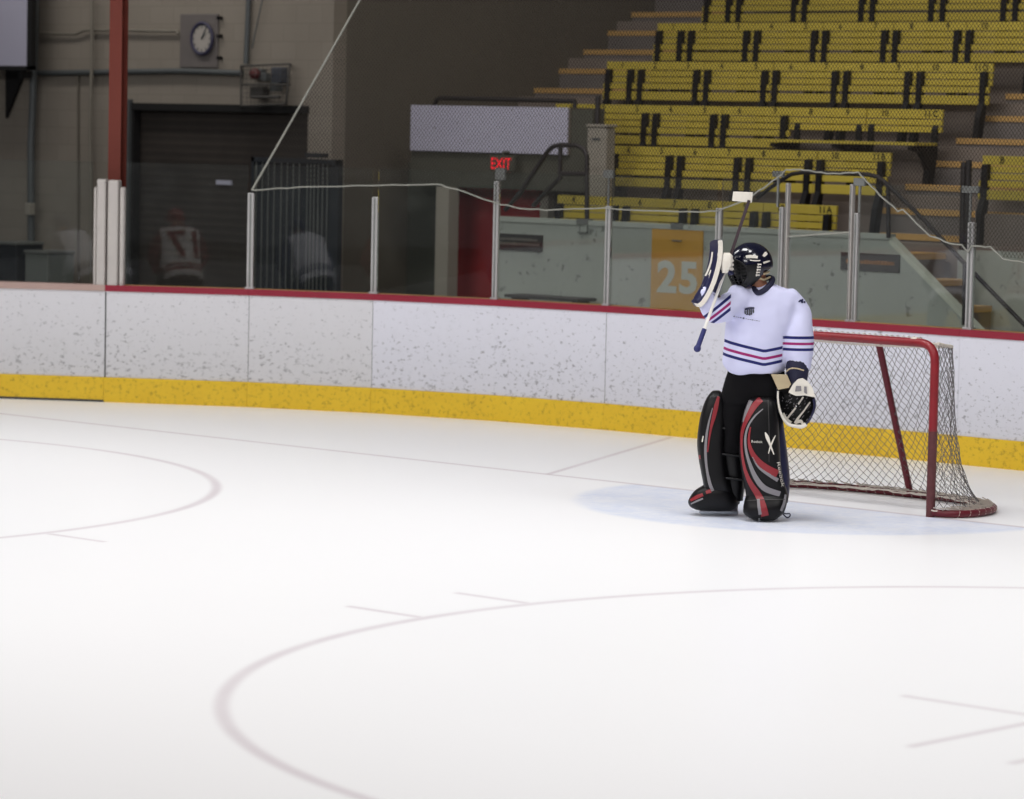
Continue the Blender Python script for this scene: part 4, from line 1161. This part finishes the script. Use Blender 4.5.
mb = MB(); mb.rings([[gp(x+dx, y, d) for x, y, d in ((732, 283, .02), (738, 284, .12), (746, 282, .13), (750, 278, .11))]for dx, _ in ((0, 0),)]+[[gp(x, y, d) for x, y, d in ((734, 288, .02), (739, 289, .11), (746, 287, .12), (750, 282, .1))]], 0, False, True, False); o = mb.build('throat_flap', MT['maskblack'], mko); o.modifiers.new('t', 'SOLIDIFY').thickness = .01

# --- leg pads
def pad_side(pts, name, parent): pass
PR = MB()
loft(PR, [(397, 752, 773, .17, .03), (400, 749, 776, .2, .0), (406, 746, 777.5, .22, -.02), (415, 743, 778, .235, -.03), (431, 740, 779, .25, -.03), (450, 739, 780, .25, -.02), (466, 740.5, 781, .245, 0), (480, 743, 783.5, .235, .01), (490, 745, 787, .225, .02), (496, 746, 788, .22, .02), (499, 746, 788, .215, .02)], n=44, e=3.4)
BR = MB()
loft(BR, [(494, 747, 787, .22, .03), (499, 745, 787.5, .25, .0), (506, 743.5, 786, .275, .0), (513, 743.5, 783, .27, .03), (517, 748, 778, .25, .05), (519.5, 753, 775, .23, .07)], n=40, e=3.0)
bvr = bvh_of(PR, BR)
pr = PR.build('leg_pad', MT['black'], GK)
BR.build('toe_wedge', MT['black'], pr)
WHT = MB()
stripe('red_stripe', 'pad_red', pr, bvr, [(761, 399.2, 3.0), (754, 406.5, 3.0), (747, 419, 2.2), (742.8, 430, 1.6), (741.6, 442, 1.2), (742.4, 455, 1.2), (745.2, 470, 1.6), (750.5, 483, 2.4), (757.6, 494, 3.2), (762, 504, 3.6), (765, 516, 3.9)], .005)
stripe('red_stripe', 'pad_red', pr, bvr, [(750.5, 427, .7), (748.8, 440, 1.2), (751.5, 451.4, 2.1), (758, 461, 2.9), (767, 468.2, 3.3), (777.5, 474, 3.9)], .005)
stripe('grey_stripe', 'pad_grey', pr, bvr, [(751, 400.5, 2.0), (746.5, 411, 1.5), (743, 422, .6)], .005)
stripe('grey_stripe', 'pad_grey', pr, bvr, [(763, 409, .4), (755, 416, .8), (748.6, 425.5, .9), (745.6, 436.4, 1.1), (746, 449.5, 1.2), (749.5, 463, 1.6), (756, 478, 2.4), (765, 488.5, 2.9), (780, 494, 2.6)], .0065)
stripe('grey_stripe', 'pad_grey', pr, bvr, [(752.5, 457, .5), (758, 466.5, .9), (766, 473, 1.4), (778, 480.3, 1.9)], .005)
stripe('grey_stripe', 'pad_grey', pr, bvr, [(758.3, 499, 1.4), (759, 507, 1.5), (760.3, 514.5, 1.6)], .0065)
stripe('grey_stripe', 'pad_grey', pr, bvr, [(785.5, 494.5, 1.0), (784, 503, 1.3), (781, 511, 1.3)], .005)
strip(WHT, bvr, [(765.2, 432.4, .5), (767.4, 437.5, 1.7), (769.6, 443.5, 1.1), (773.8, 454.5, .45)], 0, .007)
strip(WHT, bvr, [(775.2, 435.5, .4), (772.4, 441.5, .8), (770.2, 447, .7), (768.4, 453.5, .4)], 0, .009)
text_on(WHT, bvr, 'Reebok', 757, 441.6, (2.5, .1), (.0, -2.5), 0, .006)
text_on(WHT, bvr, 'Reebok', 780.6, 474.5, (1.1, 5.6), (3.0, -.6), 0, .006)
WHT.build('white_lettering', MT['white'], pr)
mb = MB(); strip(mb, bvr, [(768, 399, .3), (769, 430, .3), (769, 462, .25)], 0, .003); strip(mb, bvr, [(744, 501, .3), (760, 500, .3), (785, 499.5, .3)], 0, .006)
mb.build('seam', MT['sign_dark'], pr)
mb = MB(); P = catm_rows([(783, 514, .1), (787, 517.5, .1), (790, 516, .1), (789.5, 513.5, .1), (786, 513.8, .1), (782.5, 512.5, .1)], 4); mb.tube([gp(*p) for p in P], .005, 6); mb.build('toe_lace', MT['navy'], pr)
mb = MB()   # calf wrap and straps behind the pad at its outer edge
loft(mb, [(420, 768, 783, .05, -.12), (450, 768, 787, .06, -.14), (480, 769, 790, .07, -.12), (502, 768, 788, .08, -.1)], n=24); mb.build('calf_wrap', MT['navy'], pr)

PL = MB()
loft(PL, [(391, 712.5, 720, -.06, -.18), (396, 708, 725, -.01, -.23), (405, 703.5, 728, .01, -.26), (420, 699.5, 728, .02, -.27), (440, 697, 727, .02, -.27), (455, 698, 727.5, .02, -.27), (470, 700.5, 729, .02, -.27), (483, 703, 732, .02, -.26), (492, 704, 735, .0, -.25)], n=44, e=3.4)
BL = MB()
loft(BL, [(486, 703, 730, .0, -.24), (491, 695, 735, .02, -.25), (498, 689.5, 739, .02, -.25), (503, 688, 739, .01, -.25), (507, 690, 736, -.01, -.24), (509.5, 695, 731, -.04, -.22)], n=40, e=2.8)
bvl = bvh_of(PL, BL)
pl = PL.build('leg_pad', MT['black'], GK); BL.build('toe_wedge', MT['black'], pl)
WHT = MB()
stripe('red_stripe', 'pad_red', pl, bvl, [(718.5, 396.5, 1.1), (716.5, 405, 2.1), (714, 416, 2.0), (711, 428, 1.2), (709, 440, .8), (707.5, 452, .7)], .005)
stripe('red_stripe', 'pad_red', pl, bvl, [(690.5, 500.5, 1.3), (697, 497, 1.8), (703, 494.6, 1.6)], .005); stripe('red_stripe', 'pad_red', pl, bvl, [(706, 492.5, 1.6), (711, 491, 1.8)], .005)
stripe('red_stripe', 'pad_red', pl, bvl, [(699.6, 455, .9), (700, 463, 1.2)], .005)
stripe('grey_stripe', 'pad_grey', pl, bvl, [(712.5, 408, .4), (708.5, 424, .9), (706, 440, 1.2), (705.6, 455, 1.3), (707, 470, 1.2), (710, 484, 1.6), (713, 491, 1.5)], .004)
stripe('grey_stripe', 'pad_grey', pl, bvl, [(691, 504, .6), (697, 501, .9), (703, 498.5, .8)], .005)
strip(WHT, bvl, [(703.3, 436, .5), (702.2, 442, .6)], 0, .006)
WHT.build('white_lettering', MT['white'], pl)
mb = MB(); loft(mb, [(402, 724, 741, .0, -.2), (425, 722, 741, .0, -.22), (455, 722, 743, .0, -.22), (480, 725, 745, -.02, -.22), (500, 728, 743, -.04, -.2)], n=24, e=2.6); mb.build('calf_wrap', MT['black'], pl)
mb = MB()
for y, xa, xb in ((428, 722, 741), (454, 722, 743), (478, 726, 745)): mb.tube([gp(x, y+(x-xa)*.1, .005-.0005*abs(x-(xa+xb)/2)) for x in (xa, (xa+xb)/2, xb)], .009, 6)
mb.build('strap', MT['maskblack'], pl)

# --- skates
def skate(cx, cy, dep, fwd, L, parent):
    """fwd: horizontal toe direction; (cx, cy) is the middle of the blade on the ice"""
    b = gp(cx, cy, dep); b.z = 0; fwd = fwd.normalized(); sd = V((-fwd.y, fwd.x, 0))
    bl = MB(); prof = [(-L*.48, .012), (-L*.46, .002), (L*.44, .002), (L*.5, .016), (L*.49, .03), (-L*.48, .03)]
    bl.prism([b+fwd*x+V((0, 0, z))-sd*.002 for x, z in prof], sd*.004); 
    ho = MB(); prof = [(-L*.46, .028), (L*.47, .028), (L*.5, .06), (L*.3, .055), (L*.12, .05), (-L*.12, .05), (-L*.3, .07), (-L*.46, .075)]
    ho.prism([b+fwd*x+V((0, 0, z))-sd*.014 for x, z in prof], sd*.028)
    bo = MB(); R = []
    for x, w, z0, z1 in ((-.5, .03, .08, .2), (-.42, .042, .07, .24), (-.2, .046, .055, .23), (.05, .045, .05, .16), (.3, .05, .05, .13), (.45, .04, .055, .11), (.52, .02, .065, .095)):
        c = b+fwd*(x*L); R.append([c+sd*(w*math.cos(q*2*PI/16))+V((0, 0, (z0+z1)/2+(z1-z0)/2*math.sin(q*2*PI/16))) for q in range(16)])
    bo.rings(R); o = bo.build('skate', MT['leather'], parent); ho.build('blade_holder', MT['pad_grey'], o, .004); bl.build('blade', MT['blade'], o)
skate(719, 514.5, -.13, -RV*.95+CD*.2, .29, GK)
skate(765, 521, .12, CD*.95-RV*.3, .29, GK)

# --- blocker on the raised hand
cl = catm_rows([(717.5, 240.5), (717.8, 250), (716.5, 262), (713, 276), (708, 289), (701.5, 300), (697.5, 303.5)], 4)
B0 = MB(); R = []; W_ = (-CD*.20-RV*.06)
for i, (x, y) in enumerate(cl):
    a, b = cl[max(0, i-1)], cl[min(len(cl)-1, i+1)]; tx, ty = b[0]-a[0], b[1]-a[1]; L = math.hypot(tx, ty); nx, ny = ty/L, -tx/L      # to the right of the rim, px
    p = gp(x, y, .36); q = gp(x+nx*5.2, y+ny*5.2, .36); wf = W_*(.45 if i in (0, len(cl)-1) else .85 if i in (1, len(cl)-2) else 1)
    R.append([p, q, q+wf, p+wf])
P = [r for r in R]
for k in range(len(R)-1):
    a, b = R[k], R[k+1]
    B0.add([a[0], a[1], b[1], b[0]], [(0, 1, 2, 3)], 1); B0.add([a[1], a[2], b[2], b[1]], [(0, 1, 2, 3)], 0); B0.add([a[2], a[3], b[3], b[2]], [(0, 1, 2, 3)], 0); B0.add([a[3], a[0], b[0], b[3]], [(0, 1, 2, 3)], 0)
B0.add(R[0], [(0, 3, 2, 1)], 0); B0.add(R[-1], [(0, 1, 2, 3)], 1)
blk = weld(B0, 1e-5).build('blocker', [MT['navy'], MT['white']], GK, .012, 3)
bvb = bvh_of(B0)
mb = MB()
strip(mb, bvb, [(712.5, 252, .8), (711, 262, .9), (707.5, 272, .9), (703.8, 278.5, .8)], 0, .004)
strip(mb, bvb, [(711, 270, .7), (708, 278, .9), (704, 286, 1.3), (700, 291, 1.8)], 0, .004)
strip(mb, bvb, [(697, 296, 1.5), (701, 292.5, 1.6)], 0, .005)
mb.build('white_graphic', MT['white'], blk)
# padded glove behind the board: palm, cuff, five fingers closed on the stick, white finger guard
mb = MB(); P = catm_rows([(707, 300, .24, .07), (711, 290, .25, .066), (716, 278, .25, .058), (720, 268, .25, .05), (722, 260, .25, .035)], 4)
mb.tube([gp(x, y, d) for x, y, d, r in P], [r for *_, r in P], 16); mb.ball(gp(722, 260, .25), .034); mb.build('glove_palm', MT['navy'], blk)
mb = MB(); mb.tube([gp(704, 303, .24), gp(710.5, 291, .25)], [.082, .076], 18); mb.build('cuff', MT['navy'], blk)
for k in range(4):
    y = 259+k*4.2; r = (.0125, .0135, .0135, .012)[k]; mb = MB()
    P = catm_rows([(719, y+1, .28), (724, y, .31), (729.5, y+.6, .305), (732, y+1.6, .27), (729.5, y+2.2, .25)], 4)
    mb.tube([gp(*p) for p in P], r, 10); mb.ball(gp(*P[-1]), r); mb.build('finger', MT['white'] if k < 3 else MT['navy'], blk)
mb = MB(); P = catm_rows([(721, 264, .21), (725, 257.5, .22), (729, 255.5, .25), (731, 256.5, .28)], 4); mb.tube([gp(*p) for p in P], .0135, 10); mb.ball(gp(*P[-1]), .0135); mb.build('thumb', MT['white'], blk)
mb = MB(); loft(mb, [(252.8, 723, 730, .345, .30), (256, 721.6, 732.4, .355, .29), (262, 721, 732.2, .36, .29), (268, 721.2, 730, .355, .29), (273, 722, 727.5, .345, .30)], n=20, e=3.2); mb.build('finger_guard', MT['white'], blk)

# --- catching glove hanging at the other side
OUT = [(776.8, 389), (777, 398), (778.5, 408), (782, 417), (787, 424.5), (795, 427), (803, 427), (808.5, 422), (812, 415), (815.5, 407), (814.5, 398), (809, 392), (800, 389), (790, 388)]
OC = catm_rows(OUT+[OUT[0]], 3)[:-1]
cx, cy = 796, 406
def orow(s, d): return [gp(cx+(x-cx)*s, cy+(y-cy)*s, d) for x, y in OC]
mb = MB(); mb.rings([orow(.05, .06), orow(.5, .07), orow(.82, .105), orow(.97, .165), orow(1.0, .17)], 0, False); mb.rings([orow(1.0, .17), orow(1.03, .13), orow(.92, .05), orow(.6, -.01), orow(.1, -.02)], 1, False)
cg = mb.build('catching_glove', [MT['black'], MT['navy']], GK)
gv = bvh_of(mb)
mb = MB(); P = catm_rows([(778, 391), (778, 399), (779.5, 409), (783, 418), (788, 424), (795, 426), (802, 426.5), (806, 424)], 4); mb.tube([gp(x, y, .172) for x, y in P], [.006+.010*i/len(P) for i in range(len(P))], 8)
P = catm_rows([(802, 427), (808, 422), (812, 415), (814.5, 407), (813.5, 399)], 4); mb.tube([gp(x, y, .172) for x, y in P], .008, 8, 1); mb.build('rim', [MT['white'], MT['navy']], cg)
mb = MB()
strip(mb, gv, [(803.5, 396.5, .8), (797, 406, .9), (789, 416, 1.0), (786, 420, .9)], 0, .012)
strip(mb, gv, [(810.5, 402, .8), (804, 411, .9), (798, 418.5, 1.2), (795, 424, 1.6)], 0, .012)
strip(mb, gv, [(795, 423, 1.8), (801, 421.5, 1.6), (803, 425, 1.3)], 0, .012)
strip(mb, gv, [(783, 413, 1.0), (786, 419.5, 1.6), (791, 423.5, 1.8)], 0, .012)
mb.build('white_lacing', MT['white'], cg)
mb = MB(); rr = random.Random(3)
for k in range(70):
    x, y = rr.uniform(780, 811), rr.uniform(394, 421); strip(mb, gv, [(x, y, .28), (x+rr.uniform(.6, 1.6), y-rr.uniform(.4, 1.6), .22)], 0, .011, 2)
mb.build('pocket_webbing', MT['pad_grey'], cg)
mb = MB(); mb.prism([gp(x, y, .175) for x, y in ((788.5, 392), (793, 384), (798, 379), (802.5, 378), (808, 381.5), (812.5, 388), (815.5, 397), (812, 396.5), (805, 395), (796, 395.5), (791, 393.5))], CD*.035); mb.build('thumb_pad', MT['white'], cg, .014, 3)
mb = MB(); mb.prism([gp(x, y, .15) for x, y in ((771, 374), (787, 374.5), (791, 384), (788.5, 387.5), (778, 389.5))], CD*.03); mb.build('cuff_flap', MT['tan'], cg, .008, 2)
mb = MB(); P = catm_rows([(798, 362, .07, .085), (797.5, 370, .085, .082), (797, 378, .095, .075), (797, 388, .1, .07)], 3); mb.tube([gp(x, y, d) for x, y, d, r in P], [r for *_, r in P], 20); mb.build('wrist_cuff', MT['collar'], cg)
mb = MB(); P = catm_rows([(786.5, 371.5), (790, 368.7), (796, 368.3), (804, 370.5)], 4); mb.tube([gp(x, y, .185) for x, y in P], .0055, 6); mb.build('cuff_piping', MT['tan'], cg)
mb = MB(); mb.prism([gp(x, y, .212) for x, y in ((795, 391.5), (801.5, 391), (801, 386), (796, 386))], CD*.006); mb.prism([gp(x, y, .212) for x, y in ((804, 392.5), (807, 394), (806.5, 386.5), (804, 386.5))], CD*.006); mb.build('thumb_print', MT['pad_grey'], cg, .003)

# --- the stick, held upside down
base = gp(697, 349, .34)
ST_ = thing('goalie_stick', base, 'goalie stick held upside down, white blade up and blue taped knob down', 'hockey stick')
sA, sB, sC, sD = gp(697.3, 348.5, .42), gp(704.5, 329, .38), gp(727, 266, .255), gp(749, 200.5, .22)
def flatbar(mb, a, b, w, th, mi=0, wdir=None):
    d = (b-a).normalized(); wd = (wdir-d*wdir.dot(d)).normalized(); td = d.cross(wd)
    R = [[p+wd*(w/2*math.cos(q*PI/2+PI/4)*1.414)+td*(th/2*math.sin(q*PI/2+PI/4)*1.414) for q in range(4)] for p in (a, b)]; mb.rings(R, mi, True, False)
mb = MB(); flatbar(mb, sB, sC, .021, .019, 0, RV); mb.build('shaft', MT['shaft'], ST_, .004)
mb = MB(); mb.tube([sA, sB], [.018, .017], 12); mb.ball(sA, .026); mb.build('taped_grip', MT['tape_blue'], ST_)
mb = MB(); flatbar(mb, sC, sD, .086, .022, 0, CD); mb.build('paddle', MT['paddle'], ST_, .004)
mb = MB(); wv = -CD*.30-RV*.128
P = [gp(751.5, 192.3, .22), gp(752.2, 199, .22), gp(748.5, 204, .22), gp(745, 204.5, .22)]
Q0 = [gp(751.8, 192.3, .22), gp(752.3, 198.5, .22), gp(748, 204, .22), gp(745, 202.5, .22)]
top = gp(752, 192.2, .22); bot = gp(751, 202.8, .22)
R = []
for k in range(7):
    f = k/6; off = wv*f+V((0, 0, .0)); c = math.sin(f*PI)*.012
    t_ = top+off+RV*0+V((0, 0, -.004*f)); b_ = bot+off+V((0, 0, .004*f)); n_ = RV*.006
    R.append([t_+n_+CD*0+RV*c, t_-n_+RV*c, b_-n_+RV*c, b_+n_+RV*c])
mb.rings(R, 0, True, False); mb.build('blade', MT['white'], ST_, .003)

# ------------------------------------------------------------------ skaters waiting at the far faceoff circle (seen mirrored in the corner glass)
def player(loc, face, lean, jersey_rgb, sleeve_rgb, trim_rgb, number, label, stance=.28):
    """face: heading in the plan, lean: forward bend of the trunk"""
    root = thing('person', loc, label, 'person', 'skaters at the faceoff circle'); loc = V(loc)
    f = V((math.cos(face), math.sin(face), 0)); s = V((-f.y, f.x, 0)); Z = V((0, 0, 1))
    up = (Z*math.cos(lean)+f*math.sin(lean)); fr = (f*math.cos(lean)-Z*math.sin(lean))
    hip = loc+Z*.92-f*.12
    tr = lambda a, b, c=0: hip+up*a+s*b+fr*c
    J, E_, R = [], [], []
    def jn(p, r, par=None):
        J.append(V(p)); R.append(r); i = len(J)-1
        if par is not None: E_.append((par, i))
        return i
    pe = jn(hip, .12); sp = jn(tr(.25, 0), .12, pe); chh = jn(tr(.45, 0), .13, sp); nk = jn(tr(.58, 0, .02), .06, chh)
    hp = tr(.66, 0, .08); h1 = jn(hp, .08, nk); h2 = jn(hp+Z*.12, .08, h1); jn(hp+Z*.05+f*.1, .018, h1)
    hands = []
    for q in (-1, 1):
        sh = jn(tr(.47, q*.19), .065, chh); el = jn(tr(.22, q*.3, .12), .05, sh); hw = tr(.12, q*.16, .38); wr = jn(hw, .038, el); hn = jn(hw+f*.07-Z*.02, .036, wr); hands.append(hw+f*.06)
        for k in range(4):
            a = jn(hw+f*.11-Z*(.05-.022*k)+s*q*.01, .010, hn); jn(hw+f*.10-Z*(.055-.022*k)-s*q*.035, .009, a)
        a = jn(hw+f*.08+Z*.035-s*q*.02, .011, hn); jn(hw+f*.11+Z*.03-s*q*.035, .010, a)
        hj = jn(hip-Z*.06+s*q*.1, .1, pe); kn = jn(loc+Z*.52+f*.12+s*q*(.12+stance*.35), .068, hj); an = jn(loc+Z*.16-f*.05+s*q*(.12+stance*.6), .045, kn); jn(loc+Z*.09+f*.1+s*q*(.12+stance*.62), .035, an)
    skin_body('body', J, E_, R, MT['skin'], root)
    mb = MB(); fold = []
    for a, w, d in ((-.12, .24, .17), (.05, .23, .165), (.25, .24, .165), (.42, .25, .16), (.52, .2, .13), (.58, .1, .09)):
        mb_ring = [tr(a, w*math.copysign(abs(math.cos(t_*2*PI/28))**.85, math.cos(t_*2*PI/28)), d*math.sin(t_*2*PI/28)) for t_ in range(28)]; fold.append(mb_ring)
    mb.rings(fold)
    for q in (-1, 1):
        P = [tr(.47, q*.17), tr(.36, q*.25, .05), tr(.22, q*.3, .12), tr(.14, q*.21, .3)]; mb.tube(P, [.095, .095, .088, .07], 16); mb.ball(P[0], .095)
    raw = mb.build('jersey_raw', MT['white']); rm = raw.modifiers.new('r', 'REMESH'); rm.mode = 'VOXEL'; rm.voxel_size = .012; rm.use_smooth_shade = True
    sm = raw.modifiers.new('s', 'SMOOTH'); sm.iterations = 5
    bpy.context.view_layer.update(); me = bpy.data.meshes.new_from_object(raw.evaluated_get(bpy.context.evaluated_depsgraph_get())); bpy.data.objects.remove(raw)
    g = MB(); g.v = [v.co.copy() for v in me.vertices]
    for p in me.polygons:
        d = p.center-hip; a, b, c = d.dot(up), abs(d.dot(s)), d.dot(fr)
        mi = 0
        if b > .235 or c > .19: mi = 1
        if (-.06 < a < -.02 or .0 < a < .03) and b < .26 and c < .19: mi = 2
        if a > .52 and b < .3: mi = 1
        g.f.append(list(p.vertices)); g.m.append(mi); g.sm.append(True)
    jo = g.build('jersey', [plain('jersey_body', jersey_rgb, .8), plain('jersey_sleeve', sleeve_rgb, .8), plain('jersey_trim', trim_rgb, .8)], root)
    if number:
        bv = BVHTree.FromPolygons(g.v, g.f); n = MB(); vs, fs = text_mesh(number, .02); P = []
        for v in vs:
            o = tr(.27+v.y*.37, -v.x*.33, -1.0); h = bv.ray_cast(o, fr); P.append(h[0]-fr*.028 if h[0] else None)
        for q in fs:
            if all(P[i] for i in q): n.add([P[i] for i in q], [list(range(len(q)))])
        n.build('back_number', plain('jersey_number', trim_rgb, .8), jo)
    mb = MB(); mb.rings([[hip+Z*a+f*o+s*(w*math.cos(t_*2*PI/24))+f*(d*math.sin(t_*2*PI/24)) for t_ in range(24)] for a, w, d, o in ((.06, .2, .16, .0), (-.05, .23, .18, 0), (-.16, .22, .17, .02))])
    for q in (-1, 1): mb.tube([hip-Z*.08+s*q*.11, loc+Z*.55+f*.1+s*q*(.12+stance*.33)], [.135, .11], 16)
    mb.build('trousers', MT['pants'], root)
    for q in (-1, 1):
        k = loc+Z*.55+f*.12+s*q*(.12+stance*.35); a = loc+Z*.12-f*.05+s*q*(.12+stance*.6); mb = MB(); mb.tube([k, k.lerp(a, .3), k.lerp(a, .7), a], [.085, .085, .075, .055], 16); mb.build('sock', plain('sock', sleeve_rgb, .8), root)
        b = loc+s*q*(.12+stance*.62); mb = MB(); RR = []
        for x, w, z0, z1 in ((-.14, .03, .07, .2), (-.08, .045, .06, .22), (.02, .045, .06, .16), (.1, .045, .06, .12), (.16, .02, .07, .1)):
            c = b+f*x; RR.append([c+s*(w*math.cos(t_*2*PI/14))+Z*((z0+z1)/2+(z1-z0)/2*math.sin(t_*2*PI/14)) for t_ in range(14)])
        mb.rings(RR); o = mb.build('skate', MT['leather'], root)
        mb = MB(); mb.prism([b+f*x+Z*z-s*.01 for x, z in ((-.14, .0), (.15, .0), (.16, .06), (.04, .05), (-.04, .05), (-.14, .065))], s*.02); mb.build('blade_holder', MT['pad_grey'], o)
    mb = MB(); mb.ball(hp+Z*.085, (.118, .105, .11), M=Matrix((f, s, Z)).transposed()); mb.tube([hp+Z*.06+(f*math.cos(t_)+s*math.sin(t_))*.112 for t_ in [k*2*PI/24 for k in range(24)]], .012, 6, closed=True); mb.build('helmet', plain('helmet', trim_rgb, .3), root)
    mb = MB()
    for h_ in hands: mb.ball(h_, (.075, .06, .07), M=Matrix((f, s, Z)).transposed())
    for h_, q in zip(hands, (-1, 1)): 
        g_ = MB(); g_.tube([h_-f*.12+s*q*.02, h_-f*.03], [.06, .065], 12); g_.ball(h_, (.08, .062, .065), M=Matrix((f, s, Z)).transposed()); g_.build('glove', MT['navy'], root)
    a, b = hands[1]+up*.1, hands[0]; d = (b-a); tip = b+V((f.x*.55, f.y*.55, 0))-s*.25; tip.z = .03
    st = thing('hockey_stick', tip, 'dark hockey stick held low by '+('the skater wearing number 17' if number == '17' else 'the skater in the navy striped jersey'), 'hockey stick', 'sticks at the faceoff circle')
    mb = MB(); mb.tube([a, b, tip], .014, 8); mb.build('shaft', MT['maskblack'], st)
    mb = MB(); c = tip; mb.prism([c+V((0, 0, -.028)), c+f*.3+V((0, 0, -.028)), c+f*.31+V((0, 0, .04)), c+V((0, 0, .045))], s*.012); mb.build('blade', MT['maskblack'], st)
    return root
player((-7.0, -5.92, 0), -PI/2+.05, .5, (216, 212, 210), (104, 36, 40), (132, 32, 40), '17', 'bent skater in white jersey with red number 17 on the back and dark red sleeves')
player((-7.97, -5.75, 0), -PI/2-.45, .7, (214, 212, 222), (30, 32, 62), (30, 32, 72), '', 'bent skater in white jersey with dark navy sleeves and a navy band at the waist')
WORLD_K, LIGHT_K, STAND_K, WALL_FILL_K = 0.10, 232, 112, 34

# ------------------------------------------------------------------ light
w = bpy.data.worlds.new('world'); sc.world = w; w.use_nodes = True
w.node_tree.nodes['Background'].inputs[0].default_value = (.95, .96, 1, 1); w.node_tree.nodes['Background'].inputs[1].default_value = WORLD_K
def area(name, loc, size, power, col=(1, .985, .965), target=None, spread=150):
    L = bpy.data.lights.new(name, 'AREA'); L.shape = 'RECTANGLE'; L.size, L.size_y = size; L.energy = power; L.color = col; L.spread = math.radians(spread)
    o = bpy.data.objects.new(name, L); COL.objects.link(o); o.location = loc
    d = (V(target)-V(loc)) if target else V((0, 0, -1)); o.rotation_euler = d.to_track_quat('-Z', 'Y').to_euler(); return o
for x in (-7.5, 0, 7.5):
    for y, k, ty in ((-2.5, 1.05, 0), (-9, .62, .5), (-16, .9, 14)):
        area('arena_light', (x, y, 8.2), (5, 1.2), LIGHT_K*k, target=(x, y+.01+ty, 0), spread=140)
area('stand_light', (-5.5, 4.6, 8.2), (8, 1), STAND_K, (1, .93, .84), target=(-6.5, 9.0, 3), spread=120)
area('back_wall_fill', (-14.5, 4.3, 6.8), (5, .6), WALL_FILL_K, (1, .95, .88), target=(-14.5, 6.3, 2.6), spread=120)  # fill lamp added only to brighten the back wall and roller door
sc.view_settings.view_transform = 'Standard'
sc.view_settings.look = 'None'
sc.view_settings.exposure = 0
